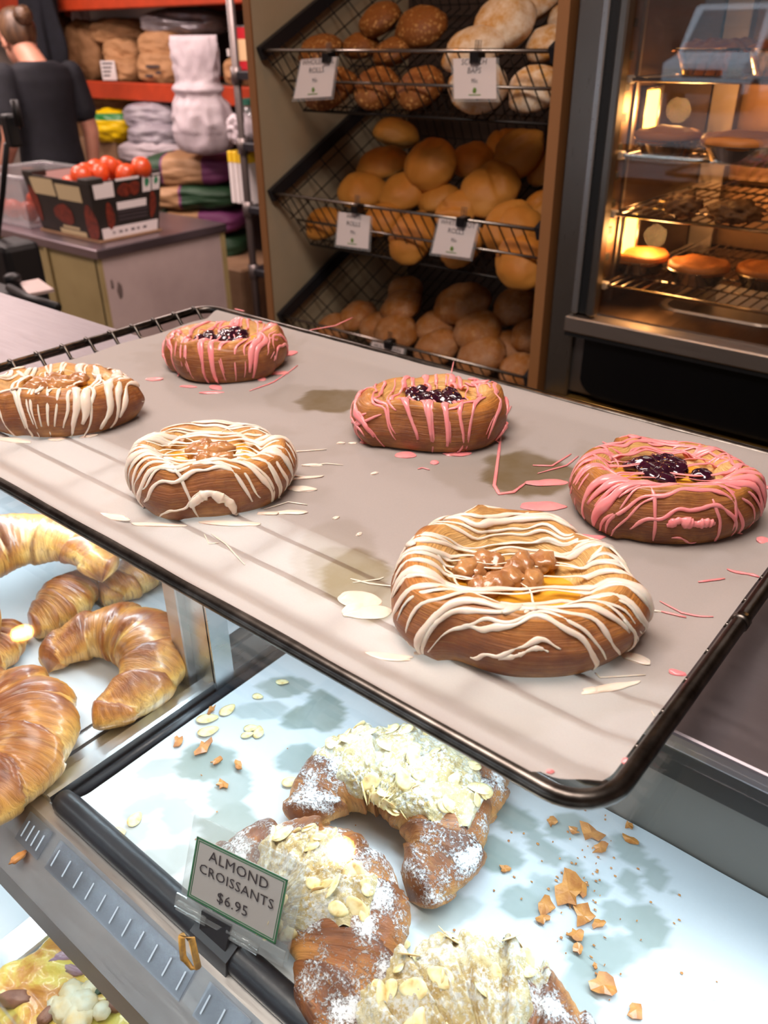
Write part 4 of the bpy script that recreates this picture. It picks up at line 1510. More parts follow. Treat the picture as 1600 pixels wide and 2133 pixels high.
# ------------------------------------------------------------------ trays in the display
ZA = ZS+.012        # almond tray paper
TX0, TX1, TY0, TY1 = -.462, .45, .172, .423
at_ = thing('serving_tray', 'black rimmed serving tray under the almond croissants', 'tray', (-.1, .3, ZS))
obj('tray_base', bx((TX0, TY0+.004, ZS-.003), (TX1, TY1, ZS+.006), .002), 'black_plastic', at_)
obj('front_bar', tube(B(), [(TX0-.004+.012*(1-cos(a)), TY0+.004, ZS+.016+0*a) for a in (0, .8, 1.57)] + [(x*.02-.42, TY0+.004, ZS+.016) for x in range(0, 44, 4)], [.004, .0085, .0095]+[.0098]*11, 14), 'black_plastic', at_, smooth=True)
obj('front_wall', bx((TX0+.004, TY0-.004, ZS-.002), (TX1, TY0+.004, ZS+.014)), 'black_plastic', at_)
obj('side_rim', tube(B(), [(TX0-.001, TY0+.004, ZS+.010), (TX0-.001, TY1, ZS+.010)], .0045, 8), 'black_plastic', at_, smooth=True)


def stained_sheet(name, mat, fz, x0, x1, y0, y1, nx, ny, stains, parent, label=None, soft=.10, warp=.25, wfreq=60):
    b = B()
    grid(b, lambda u, v: Vector((x0+(x1-x0)*u, y0+(y1-y0)*v, fz(x0+(x1-x0)*u, y0+(y1-y0)*v))), nx, ny)
    me = bpy.data.meshes.new(name)
    b.to_mesh(me)
    b.free()
    at = me.attributes.new('stain', 'FLOAT', 'POINT')
    vals = []
    for v in me.vertices:
        x, y = v.co.x, v.co.y
        w = noise.noise(Vector((x*wfreq, y*wfreq, 1.3)))*warp + noise.noise(Vector((x*wfreq*2.3, y*wfreq*2.3, 4.3)))*warp*.5
        s = 0
        for (cx, cy, rx, ry, an, st_) in stains:
            dx, dy = x-cx, y-cy
            if abs(dx) > .12 or abs(dy) > .12:
                continue
            ca, sa = cos(an), sin(an)
            d = math.hypot((dx*ca+dy*sa)/rx, (-dx*sa+dy*ca)/ry)
            s = max(s, st_*(1-sstep(1-soft, 1+soft, d+w)))
        vals.append(s)
    at.data.foreach_set('value', vals)
    return obj(name, me, mat, parent, smooth=True, label=label)


STA = []
for px, py, rx, ry, a, s in ((590, 1430, 55, 28, 0, .8), (640, 1490, 60, 30, .5, .9), (680, 1480, 40, 60, .3, .9), (540, 1480, 70, 25, 0, .5), (430, 1590, 70, 50, 0, .9), (480, 1640, 50, 60, 0, .7), (330, 1600, 50, 25, .4, .5), (300, 1680, 60, 25, .6, .5),
                             (370, 1700, 40, 50, .4, .5), (480, 1720, 70, 50, .4, .8), (260, 1750, 70, 30, .8, .4), (340, 1800, 70, 40, .6, .5), (420, 1850, 60, 40, .5, .5), (620, 1580, 50, 40, 0, .8),
                             (1060, 1700, 60, 30, -.5, .85), (1030, 1780, 65, 40, -.2, .85), (1120, 1760, 25, 40, .3, .7), (1150, 1780, 25, 25, 0, .7), (1180, 1720, 50, 30, .3, .7), (1080, 1880, 48, 36, 0, .8), (1130, 1850, 35, 20, .3, .6),
                             (1200, 1820, 20, 40, 0, .6), (1240, 1850, 40, 20, .2, .6), (1310, 1770, 30, 45, .5, .6), (1365, 1820, 28, 36, 0, .65), (1310, 1835, 24, 26, 0, .65), (1280, 1900, 30, 28, 0, .7), (1350, 1930, 44, 50, 0, .75),
                             (1240, 1990, 75, 50, .1, .75), (1300, 1975, 40, 30, 0, .6), (1210, 2080, 40, 60, 0, .65), (930, 1900, 60, 40, .3, .6), (980, 1890, 30, 25, 0, .5), (900, 1930, 40, 25, 0, .5), (1120, 1829, 14, 12, 0, .5), (1140, 1830, 8, 10, 0, .5), (1400, 1855, 9, 12, 0, .5), (1330, 1870, 16, 12, 0, .5), (1295, 2025, 12, 12, 0, .5), (1490, 2085, 8, 8, 0, .5), (1350, 1990, 9, 8, 0, .5)):
    p = az(px, py, ZA)
    k = depth(p)/FPX
    STA.append((p.x, p.y, rx*k*.92, ry*k*1.1, a+.69, s))
lin_ = thing('tray_paper', 'white greaseproof paper with oil stains under the almond croissants', 'paper', (-.1, .3, ZA))
stained_sheet('paper_sheet', 'tray_paper', lambda x, y: ZA+.0009*noise.noise(Vector((x*14, y*14, 2)))+.004*sstep(.195, .178, y), TX0+.006, TX1, .179, .426, 230, 64, STA, lin_, soft=.05, warp=.22, wfreq=70)

lt = thing('croissant_tray', 'white papered tray under the plain croissants', 'tray', (-.9, .3, ZS))
stained_sheet('paper_sheet', 'tray_paper', lambda x, y: ZS+.006+.0009*noise.noise(Vector((x*14, y*14, 7))), -1.42, -.525, .190, .426, 120, 40,
              [(az(px, py, ZS+.006).x, az(px, py, ZS+.006).y, r, r*.7, .6, .5) for px, py, r in ((290, 1235, .014), (330, 1225, .014), (340, 1330, .012), (250, 1270, .012))], lt, soft=.1)
obj('tray_plate', bx((-1.43, .186, ZS-.002), (-.512, .427, ZS+.004)), 'steel', lt)
obj('front_bar', bx((-1.43, .171, ZS-.002), (-.512, .185, ZS+.012), .002), 'black_plastic', lt)

# ------------------------------------------------------------------ croissants


class Croissant:
    def __init__(s, e1, e2, ap, z, r0, seed, nseg=4.0, flat=.82, twist=.35, taper=.34):
        e1, e2, ap = Vector(e1), Vector(e2), Vector(ap)
        mid = (e1+e2)/2
        half = (e2-e1).length/2
        h = max((ap-mid).length, half*.25)
        s.phi = min(2*math.atan(h/half), 2.3)
        s.R = half/sin(s.phi) if s.phi < pi/2 else half/sin(s.phi)
        xd = (e2-e1).normalized()
        yd = Vector((-xd.y, xd.x, 0))
        if (ap-mid).dot(yd) < 0:
            xd, yd = -xd, -yd
        s.c = mid - yd*(s.R*cos(s.phi))
        s.c.z = z
        s.ang = math.atan2(xd.y, xd.x)
        s.r0, s.seed, s.nseg, s.flat, s.twist, s.taper = r0, seed, nseg, flat, twist, taper

    def __call__(s, t, th, off=0.0, zmin=True):
        """t -1..1 along, th 0..2pi around (pi/2 = top)"""
        a = abs(t)
        ph = t*s.phi
        cx, cy = s.R*sin(ph), s.R*cos(ph)
        prof = (1-(1-s.taper)*a**1.7)
        if a > .93:
            prof *= math.sqrt(max(0.0, 1-((a-.93)/.07)**2))*.995+.005
        q = a*s.nseg + s.twist*sin(th+s.seed)*(.4+a) + .22*noise.noise(Vector((s.seed, t*3, th*.6)))
        fr = q-math.floor(q)
        step = 1-fr
        s.bake = .18+.42*max(0, sin(th))**.7+.34*(step**1.5-.35)+.30*noise.noise(Vector((t*4, cos(th)*2, s.seed*2)))
        prof *= 1+.20*(step-.45)*min(1, a*5+.25) - .09*math.exp(-((fr-.02)/.05)**2)
        n_ = noise.noise(Vector((t*2.6+s.seed*3, cos(th)*1.3, sin(th)*1.3)))
        n2 = noise.noise(Vector((t*16+s.seed, cos(th)*1.5, sin(th)*1.5)))
        r = s.r0*prof*(1+.08*n_+.026*n2+.012*sin(fr*34+2*noise.noise(Vector((th*2, t*4, s.seed)))))+off
        rad = Vector((sin(ph), cos(ph), 0))
        p = Vector((cx, cy, 0)) + rad*(r*cos(th))
        z = s.r0*s.flat*prof**.6*.84 + r*sin(th)*s.flat
        if zmin:
            z = max(z, .0008)
        p.z = z
        return p


def build_croissant(name, label, cr, mat, group=None, nu=110, nv=36, rz=None):
    t = thing(name, label, 'croissant', cr.c, (0, 0, cr.ang), group)
    b = B()
    grid(b, lambda u, v: cr(-1+2*v, 2*pi*u), nv, nu, True)
    bmesh.ops.remove_doubles(b, verts=b.verts, dist=.00005)
    bmesh.ops.recalc_face_normals(b, faces=b.faces)
    lay = b.loops.layers.uv.verify()
    for f in b.faces:
        for lp in f.loops:
            u, v = lp[lay].uv
            cr(-1+2*v, 2*pi*u)
            lp[lay].uv = (v, min(1, max(0, cr.bake)))
    obj('dough', b, mat, t, smooth=True, local=True)
    return t


def pxc(e1, e2, ap, z, r0, seed, zc=None, **k):
    zc = zc if zc is not None else z+r0*.6
    return Croissant(az(*e1, zc), az(*e2, zc), az(*ap, zc), z, r0, seed, **k)


ZP = ZS+.007
G6 = 'plain butter croissants in the display'
build_croissant('butter_croissant', 'curved golden croissant alone near the steel divider', pxc((92, 1370), (185, 1482), (300, 1335), ZP, .032, 2, nseg=3.6, taper=.42), 'croissant_dough', G6)
build_croissant('butter_croissant', 'fat glossy croissant cut by the photo edge at the tray front', pxc((-70, 1430), (-60, 1690), (62, 1520), ZP, .038, 5, nseg=3.2), 'croissant_dough', G6)
build_croissant('butter_croissant', 'croissant lying highest on the others with its tip over them', pxc((205, 1180), (-10, 1285), (70, 1120), ZP+.040, .033, 3, nseg=3.4, taper=.5), 'croissant_dough', G6)
build_croissant('butter_croissant', 'croissant half hidden beneath the topmost croissant', pxc((62, 1300), (160, 1205), (128, 1262), ZP, .027, 7, nseg=3.0, taper=.55), 'croissant_dough', G6)
build_croissant('butter_croissant', 'darker croissant tip pointing out behind the pile', pxc((205, 1238), (330, 1150), (280, 1205), ZP, .023, 9, nseg=3.0, taper=.55), 'croissant_dough', G6)
build_croissant('butter_croissant', 'croissant end peeking in at the photo edge under the pile', pxc((-60, 1390), (8, 1310), (-20, 1360), ZP, .024, 11, nseg=3.0, taper=.6), 'croissant_dough', G6)

# almond croissants: dough, paste topping, flakes


def flake_mesh(seed):
    b = B()
    n, m = 14, 3
    random.seed(seed)
    bend = random.uniform(.05, .14)
    rows = []
    for side in (1, -1):
        c = b.verts.new((0, 0, side*.0005))
        rg = []
        for k in range(1, m+1):
            ring = []
            for j in range(n):
                a = 2*pi*j/n
                rr_ = k/m
                x = .0085*rr_*cos(a)*(1+.08*sin(a*2+seed))
                y = .0058*rr_*sin(a)*(1-.22*cos(a))
                ring.append(b.verts.new((x, y, side*.0005*(1-rr_**4*.8)+bend*8*x*x-bend*3*y*y)))
            rg.append(ring)
        for j in range(n):
            q = (c, rg[0][j], rg[0][(j+1) % n])
            b.faces.new(q if side > 0 else q[::-1])
        for k in range(m-1):
            for j in range(n):
                q = (rg[k][j], rg[k+1][j], rg[k+1][(j+1) % n], rg[k][(j+1) % n])
                b.faces.new(q if side > 0 else q[::-1])
        rows.append(rg[-1])
    for j in range(n):
        b.faces.new((rows[0][j], rows[1][j], rows[1][(j+1) % n], rows[0][(j+1) % n]))
    me = bpy.data.meshes.new('almond_flake')
    b.to_mesh(me)
    b.free()
    me.polygons.foreach_set('use_smooth', [True]*len(me.polygons))
    me.materials.append(M['flake'])
    return me


FLK = [flake_mesh(s) for s in (1, 2, 3)]


def almond(label, cr, seed, tr, thr, nfl, thick=.007):
    t = build_croissant('almond_croissant', label, cr, 'almond_dough', 'almond croissants on the serving tray')
    t0, t1 = tr
    a0, a1 = thr
    b = B()

    def f(u, v):
        tt, th = t0+(t1-t0)*u, a0+(a1-a0)*v
        e = min(u, 1-u)*2.6
        e2 = min(v, 1-v)*2.6
        edge = min(e, e2)+.35*noise.noise(Vector((u*6, v*6, seed)))
        lump = noise.noise(Vector((u*11, v*8, seed*2)))*.6+noise.noise(Vector((u*28, v*18, seed*3)))*.75+noise.noise(Vector((u*56, v*36, seed*3)))*.5
        off = thick*(sstep(.02, .42, edge)*(1+.55*lump)) - .004*(1-sstep(-.02, .2, edge))
        return cr(tt, th, off)
    grid(b, f, 170, 110)
    obj('almond_paste', b, 'paste', t, smooth=True, local=True)
    random.seed(seed)
    for k in range(nfl):
        u = random.uniform(.08, .92)
        v = random.uniform(.1, .9)
        if random.random() < .45:
            v = random.choice((random.uniform(.07, .2), random.uniform(.8, .93)))
        p = f(u, v)
        pu = f(u+.02, v)-p
        pv = f(u, v+.02)-p
        n_ = pu.cross(pv)
        if n_.length < 1e-9:
            continue
        n_.normalize()
        if n_.z < 0:
            n_ = -n_
        n_ = (n_+Vector((random.uniform(-.55, .55), random.uniform(-.55, .55), .1))).normalized()
        o = link('almond_flake', FLK[k % 3])
        o.parent = t
        o.location = p+n_*.0008
        o.rotation_mode = 'QUATERNION'
        from mathutils import Quaternion
        o.rotation_quaternion = n_.to_track_quat('Z', 'Y') @ Quaternion((0, 0, 1), random.uniform(0, 6.28))
        s = random.uniform(.55, 1.0)
        o.scale = (s, s, s)
    return t


almond('almond croissant lying across the middle of the tray, arched', pxc((630, 1690), (852, 1832), (850, 1610), ZA, .038, 4, nseg=3.8, flat=.60, taper=.42), 4, (-.66, .56), (.55, 2.9), 52, .008)
almond('almond croissant behind the price card with its paste showing', pxc((425, 1842), (632, 2105), (676, 1835), ZA, .041, 6, nseg=3.8, flat=.60, taper=.42), 6, (-.58, .48), (1.05, 3.15), 60, .008)
almond('sugary almond croissant at the bottom photo edge', pxc((800, 2300), (1210, 2230), (1020, 2125), ZA, .042, 8, nseg=3.4, flat=.66, taper=.5), 8, (-.9, .55), (.3, 2.9), 44, .008)
almond('almond croissant mostly hidden beneath the cooling rack edge', pxc((845, 1440), (978, 1690), (972, 1545), ZA, .031, 10, nseg=3.4, flat=.72, taper=.5), 10, (-.6, .55), (.4, 2.7), 22)

# loose flakes and crumbs on the tray paper
random.seed(21)
LF = [(432, 1496, .5, 'pair of sliced almonds'), (474, 1478, 1.2, ''), (434, 1522, .9, ''), (537, 1450, 0, ''), (523, 1516, .3, ''), (538, 1524, 2, ''), (515, 1530, .4, ''), (185, 1716, 2.6, ''), (228, 1740, .5, ''), (281, 1706, 1.5, ''), (606, 1628, .6, ''), (588, 1420, .2, ''), (808, 1845, 2, ''), (812, 1880, 1, ''), (826, 1968, .5, '')]
LBL = ['tilted to the divider, below the brown crumb', 'uppermost beside the brown crumb', 'lowest of the three near the brown crumb', 'small one nearest the rack edge', 'leftmost in the touching trio', 'rightmost in the touching trio', 'lowest in the touching trio', 'long one nearest the black bar', 'largest one by the black bar', 'upright one above the price card', 'pale one by the arched croissant', 'brown edged one right under the rack edge', 'brown one between the two middle croissants', 'one wedged at the side of the card croissant', 'plump one above the bottom croissant']
from mathutils import Quaternion
for k, (px, py, an, _) in enumerate(LF):
    o = link('sliced_almond', FLK[k % 3])
    o.location = az(px, py, ZA+.002)
    o.rotation_euler = (random.uniform(-.15, .15), random.uniform(-.15, .15), an+.4)
    s = (1.05, .9, 1.05, .55, .7, .8, .6, 1.0, 1.4, .8, .8, .7, 1.1, .9, 1.05)[k]
    o.scale = (s, s, s)
    tag(o, 'loose sliced almond on the tray paper, '+LBL[k], 'almond', 'loose sliced almonds on the tray paper')


def crumb(px, py, r, seed, lab, parts=1, spread=0):
    """ragged flake of crust"""
    q = az(px, py, ZA+.002)
    k = depth(q)/FPX
    b = B()
    random.seed(seed)
    for _ in range(parts):
        n = 11
        cx, cy = (random.gauss(0, spread)*k, random.gauss(0, spread)*k) if parts > 1 else (0, 0)
        rr_ = r*k*random.uniform(.45, 1)if parts > 1 else r*k
        tx, ty = random.uniform(-.5, .5), random.uniform(-.5, .5)
        st_ = random.uniform(.55, 1)
        ph = random.uniform(0, 6)
        top, bot = [], []
        for j in range(n):
            a = 2*pi*j/n
            rad = rr_*random.uniform(.5, 1.35)
            x, y = rad*cos(a), rad*sin(a)*st_
            x, y = x*cos(ph)-y*sin(ph), x*sin(ph)+y*cos(ph)
            z = abs(tx*x+ty*y)*.5+random.uniform(0, .0012)
            top.append(b.verts.new((q.x+cx+x, q.y+cy+y, ZA+.0022+z)))
            bot.append(b.verts.new((q.x+cx+x*.95, q.y+cy+y*.95, ZA+.0010+z)))
        ct_ = b.verts.new((q.x+cx, q.y+cy, ZA+.003+.12*rr_))
        cb_ = b.verts.new((q.x+cx, q.y+cy, ZA+.0012+.1*rr_))
        for j in range(n):
            i2 = (j+1) % n
            b.faces.new((ct_, top[j], top[i2]))
            b.faces.new((cb_, bot[i2], bot[j]))
            b.faces.new((top[j], bot[j], bot[i2], top[i2]))
    return tag(obj('pastry_crumb', b, 'crumb', smooth=False), lab, 'crumb', 'pastry crumbs on the tray paper')


for k, (px, py, r, lab) in enumerate((
        (422, 1558, 22, 'large brown crumb below the sliced almonds by the divider'), (370, 1545, 16, 'ragged crumb nearest the divider strip'), (450, 1586, 12, 'flat reddish crumb under the large one'),
        (496, 1596, 14, 'curled crumb right of the large one by the divider'), (464, 1634, 13, 'orange crumb above the price card corner'), (440, 1478, 14, 'thin brown crumb above the sliced almonds'),
        (1184, 1860, 40, 'biggest square crust flake in the crumb heap'), (1134, 1884, 24, 'ragged crust flake on the near side of the heap'), (1216, 1912, 26, 'crust flake below the biggest one in the heap'),
        (1246, 1926, 17, 'crust flake at the far end of the heap'), (1199, 1948, 17, 'pale crust flake at the foot of the heap'), (1212, 1856, 16, 'dark curled crust flake on top of the heap'),
        (1206, 1980, 11, 'small crust flake under the heap'), (1132, 1914, 14, 'low crust flake beside the heap'), (1232, 1738, 26, 'crust flake just below the rack corner'), (1250, 1768, 20, 'upright crust flake below the rack corner'),
        (1196, 1732, 12, 'thin crust flake under the rack corner'), (1314, 1750, 15, 'lone crust flake between rack corner and back wall'), (1148, 1712, 13, 'orange flake under the rack edge'), (1257, 2055, 24, 'ragged brown flake beside the bottom croissant'),
        (1240, 2012, 8, 'small oval crumb above the ragged brown flake'), (1324, 2106, 19, 'oval browned crumb lowest on the paper'), (1052, 1812, 11, 'small crumb by the arched croissant tip'), (1000, 1750, 8, 'tiny crumb beside the arched croissant'), (1308, 1720, 12, 'flat crumb nearest the back wall'))):
    crumb(px, py, r, 40+k, lab)
b = B()
random.seed(77)
for _ in range(150):
    if random.random() < .6:
        px, py = random.gauss(1200, 70), random.gauss(1850, 90)
    else:
        px, py = random.uniform(250, 1500), random.uniform(1450, 2080)
    q = az(px, py, ZA+.0015)
    if not (TX0+.02 < q.x < TX1 and .19 < q.y < .42):
        continue
    blobmesh(b, q, (random.uniform(.0004, .0014), random.uniform(.0004, .0011), .0006), .3, 2, random.random()*9, 1)
tag(obj('fine_crumbs', b, 'crumb'), 'tiny pastry crumbs scattered over the tray paper', 'crumbs', kind='stuff')

# ------------------------------------------------------------------ price card in its holder on the black bar
M['green_border'] = simple('dark green border', '2f5e3e', .5)
M['card_grey'] = simple('cream grey card', '9c938d', .5)
M['gold'] = simple('tan crust ring', '9c6a2a', .45, 0, 'c9923f', 200, .3, 200)
P0 = az(390, 1866, ZS+.040)
P1 = az(574, 1967, ZS+.040)
rt = (P1-P0).normalized()
bk = Vector((0, 0, 1)).cross(rt).normalized()
if bk.y < 0:
    bk = -bk
nrm = (rt.cross(Vector((0, 0, 1))*cos(.35)+bk*sin(.35))).normalized()
upv = nrm.cross(rt).normalized()
if upv.z < 0:
    upv = -upv
T0 = apl(411, 1742, P0, nrm)
T1 = apl(600, 1833, P0, nrm)
hd = thing('price_card', 'green bordered price card reading almond croissants in a clear holder', 'price card', (P0+P1)/2-Vector((0, 0, .04)))
nf = nrm if nrm.dot(CAM-P0) > 0 else -nrm


def Q(u, v, o=0.0):
    return (P0*(1-u)+P1*u)*(1-v)+(T0*(1-u)+T1*u)*v + nf*o


def quad(u0, u1, v0, v1, o, th):
    return slab(B(), Q(u0, v0, o), Q(u1, v0, o), Q(u1, v1, o), Q(u0, v1, o), th)


cd = obj('card', quad(0, 1, 0, 1, 0, .0006), 'card_grey', hd)
for (u0, u1, v0, v1) in ((0, 1, .975, 1), (0, 1, 0, .025), (0, .018, 0, 1), (.982, 1, 0, 1), (.03, .97, .945, .955), (.03, .97, .045, .055), (.03, .036, .05, .95), (.964, .97, .05, .95)):
    obj('green_border', quad(u0, u1, v0, v1, .0003, .0004), 'green_border', cd)
rgt = (Q(1, .5)-Q(0, .5)).normalized()
up_ = (Q(.5, 1)-Q(.5, 0)).normalized()
W = (P1-P0).length
for tx, v, sz in (('ALMOND', .80, .20), ('CROISSANTS', .55, .185), ('$6.95', .25, .17)):
    lettering(cd, tx, M['ink'], Q(.5, v), rgt, up_, W*.150 if len(tx) < 9 else W*.138, .0008, 1.05)
obj('clear_plate', quad(-.09, 1.13, -.2, 1.28, -.0015, .0015), 'acrylic', hd)
obj('clear_plate', quad(-.09, 1.13, -.2, .03, .0035, .0012), 'acrylic', hd)
for v in (-.12, -.2):
    obj('grip_strip', tube(B(), [Q(-.06, v, .003), Q(.28, v, .003)], .0018, 8), 'acrylic', hd, smooth=True)
    obj('grip_strip', tube(B(), [Q(.52, v, .003), Q(.86, v, .003)], .0018, 8), 'acrylic', hd, smooth=True)
b = B()
bp = (Q(.40, -.2)+Q(.40, -.2))/2
bm_x = bp.x
path = [(TY0+.013, ZS+.022), (TY0+.004, ZS+.0285), (TY0-.006, ZS+.024), (TY0-.0085, ZS+.008), (TY0-.011, ZS-.006)]
for (ya, za), (yb, zb) in zip(path, path[1:]):
    slab(b, (bm_x-.017, yb, zb), (bm_x+.017, yb, zb), (bm_x+.017, ya, za), (bm_x-.017, ya, za), .0018)
obj('rail_clip', b, 'black_plastic', hd)
obj('clip_stem', slab(B(), Vector((bm_x-.012, TY0-.002, ZS+.026)), Vector((bm_x+.012, TY0-.002, ZS+.026)), Q(.55, -.02, .004), Q(.22, -.02, .004), .002), 'black_plastic', hd)
c0 = apl(392, 1980, Vector((0, TY0-.017, ZS)), Vector((0, 1, .15)))
b = B()
pr = [(-.0055, -.011), (-.003, .012), (.005, .014), (.0055, -.012), (.0, -.017)]
outer = [c0+rt*x*1.0+Vector((0, 0, 1))*z for x, z in pr]
tube(b, outer, .0022, 7, True, .6)
tag(obj('crust_ring', b, 'gold', smooth=True), 'tan ring shaped crust flake stuck in front of the black card clip', 'crumb')
q = az(38, 1790, ZS-.004)
b = B()
blobmesh(b, q+Vector((0, 0, .002)), (.0035, .0065, .002), .3, 2, 3, 3)
tag(obj('pastry_crumb', b, 'crumb', smooth=True), 'dark crumb on the steel band at the photo edge', 'crumb', 'pastry crumbs on the tray paper')

# ------------------------------------------------------------------ quiche on the lower shelf
M['quiche'] = NT('baked egg quiche')
_m = M['quiche']
_v = _m.coord('Object')
_c = _m.ramp(_m.noise(_v, 26, 5, .6, .5), [(.32, '9a5a24'), (.45, 'c98f45'), (.55, 'd8c05a'), (.68, 'cfc45e')])
_m.color(_c)
_m.set(Roughness=.35, Coat_Weight=.4)
_m.bump(_m.noise(_v, 60, 5), .6, .004)
M['quiche'] = _m.m
M['feta'] = simple('white cheese', 'd9d9c4', .5, 0, 'd8bd84', 70, .3, 90)
M['spinach'] = simple('dark cooked spinach', '2c4a22', .4, 0, '17301a', 60, coat=.4)
M['onion'] = simple('purple onion', '8f6a86', .4, 0, 'b79a98', 60, coat=.4)
M['mushroom'] = simple('browned mushroom', '6b4436', .5, 0, '8f6550', 90, .5, 120)
qx1, qy0, qy1 = -.36, .02, .215
ZQ = ZL+.006
qc = thing('quiche', 'vegetable quiche with white cheese and spinach on the lower shelf', 'quiche', (-.44, .11, ZQ))


def qf(u, v):
    x = -.548+.2*u
    y = qy0+(qy1-qy0)*v
    e = min(u, 1-u, v, 1-v)
    x += .010*noise.noise(Vector((v*7, 1, 2)))*(1-u)
    return Vector((x, y, ZQ+.034*sstep(-.01, .07, e)+.007*noise.noise(Vector((x*38, y*38, 3)))*sstep(0, .1, e)+.004*noise.noise(Vector((x*90, y*90, 5)))*sstep(0, .1, e)))


b = B()
grid(b, qf, 70, 70)
obj('egg_filling', b, 'quiche', qc, smooth=True)
obj('board', bx((-.552, qy0-.003, ZL+.0005), (-.345, qy1+.003, ZL+.006), .002), 'white', qc)
for k, (px, py, r, fl) in enumerate(((150, 2070, .011, .8), (170, 2095, .013, .8), (135, 2100, .012, .8), (185, 2062, .008, .7), (210, 2105, .008, .7), (112, 2090, .006, .7), (160, 2122, .012, .8))):
    q = az(px, py, ZQ+.038)
    b = B()
    blobmesh(b, q, (r, r, r*fl), .3, 2.2, k+2, 3)
    obj('cheese_piece', b, 'feta', qc, smooth=True)
for k, (px, py, l, an) in enumerate(((205, 2020, .016, 2.2), (215, 2045, .018, 1.7), (232, 2030, .010, .6), (310, 2122, .010, .2))):
    q = az(px, py, ZQ+.037)
    b = B()
    blobmesh(b, q, (l, l*.38, .003), .35, 2.5, k+5, 3, Matrix.Rotation(an, 3, 'Z'))
    obj('spinach_leaf', b, 'spinach', qc, smooth=True)
for k, (px, py, l, an) in enumerate(((140, 1985, .02, 1.1), (150, 2015, .013, .4), (120, 1995, .010, 1.2))):
    q = az(px, py, ZQ+.036)
    b = B()
    blobmesh(b, q-Vector((0, 0, .004)), (l, l*.3, .005), .4, 3, k+8, 3, Matrix.Rotation(an, 3, 'Z'))
    obj('onion_strip', b, 'onion', qc, smooth=True)
for k, (px, py, l, an) in enumerate(((255, 2085, .016, 1.0), (105, 2110, .012, 1.6), (30, 2080, .015, .7))):
    q = az(px, py, ZQ+.036)
    b = B()
    blobmesh(b, q, (l, l*.5, .006), .3, 2, k+11, 3, Matrix.Rotation(an, 3, 'Z'))
    obj('mushroom_piece', b, 'mushroom', qc, smooth=True)
# ================================================================== cooling rack, paper and danish pastries
RX0, RX1, RY0, RY1, RZR = -.8275, -.0855, .2455, .653, 1.3050
rk = thing('cooling_rack', 'dark wire cooling rack with a thick rounded rim on the counter', 'cooling rack', (-.45, .45, ZT))
pts = []
for cx, cy, a0 in ((RX1-.026, RY1-.026, 0), (RX0+.026, RY1-.026, pi/2), (RX0+.026, RY0+.026, pi), (RX1-.026, RY0+.026, 3*pi/2)):
    for k in range(9):
        a = a0+pi/2*k/8
        pts.append((cx+.026*cos(a), cy+.026*sin(a), RZR))
obj('rim', tube(B(), pts, .0048, 12, True), 'wire', rk, smooth=True)
obj('rim_sleeve', tube(B(), [(RX1, .420, RZR), (RX1, .426, RZR)], .0056, 12), 'wire', rk, smooth=True)
for k in range(13):
    y = RY0+.022+(RY1-RY0-.044)*k/12
    obj('long_wire', tube(B(), [(RX0, y, RZR+.005), (RX0+.008, y, RZR+.0035), (RX0+.016, y, RZR-.0070), (RX1-.016, y, RZR-.0070), (RX1-.008, y, RZR-.003), (RX1, y, RZR-.002)], .0021, 6), 'wire', rk, smooth=True)
for k in range(1, 8):
    x = RX0+(RX1-RX0)*k/8
    obj('cross_wire', tube(B(), [(x, RY0, RZR-.002), (x, RY0+.014, RZR-.0122), (x, RY1-.014, RZR-.0122), (x, RY1, RZR-.002)], .0032, 6), 'wire', rk, smooth=True)
for x in (RX0+.09, RX1-.09):
    for y in (RY0+.06, RY1-.09):
        obj('foot', tube(B(), [(x-.02, y, RZR-.011), (x-.012, y, ZT+.002), (x+.012, y, ZT+.002), (x+.02, y, RZR-.011)], .0022, 6), 'wire', rk, smooth=True)

ZPAP = RZR-.0036


def paper_z(x, y):
    z = ZPAP
    z += .0014*noise.noise(Vector((x*9, y*9, 3.1)))+.0007*noise.noise(Vector((x*26, y*26, 8)))
    z += .0105*sstep(.276, .2490, y)           # folds up over the front rim
    z += .007*sstep(RY1-.026, RY1-.008, y)
    z += .003*sstep(RX1-.024, RX1-.008, x)
    # long soft creases
    z += .0008*sin((x*.5+y)*70)*sstep(-.5, -.75, x)
    return max(z, ZPAP-.0006)


STP = []
for px, py, rx, ry, a, s in ((688, 834, 64, 36, 0, .95), (1095, 990, 98, 56, 0, .95), (740, 1205, 72, 56, 0, .85), (790, 1255, 50, 40, 0, .7), (700, 1180, 60, 40, .2, .5)):
    p = az(px, py, ZPAP)
    k = depth(p)/FPX
    STP.append((p.x, p.y, rx*k, ry*k*1.9, a+.69, s))
for px, py, rx, ry, s in ((1040, 980, 140, 70, .22), (640, 830, 90, 45, .18), (700, 1160, 90, 90, .2), (470, 990, 210, 130, .12), (900, 880, 190, 110, .14), (1080, 1290, 280, 190, .14), (1370, 1040, 230, 140, .14), (460, 740, 170, 80, .12)):
    p = az(px, py, ZPAP)
    k = depth(p)/FPX
    STP.append((p.x, p.y, rx*k, ry*k*1.8, .69, s))
bp = thing('baking_paper', 'sheet of baking paper with oil stains and icing drips on the cooling rack', 'paper', (-.45, .45, ZPAP))
stained_sheet('paper_sheet', 'rack_paper', paper_z, RX0+.028, RX1-.0062, 0.2445, RY1-.0062, 210, 130, STP, bp, soft=.12, warp=.3, wfreq=45)
_ps = bpy.data.objects['paper_sheet.002']
_b = B()
_b.from_mesh(_ps.data)
_o = wloc(_ps)
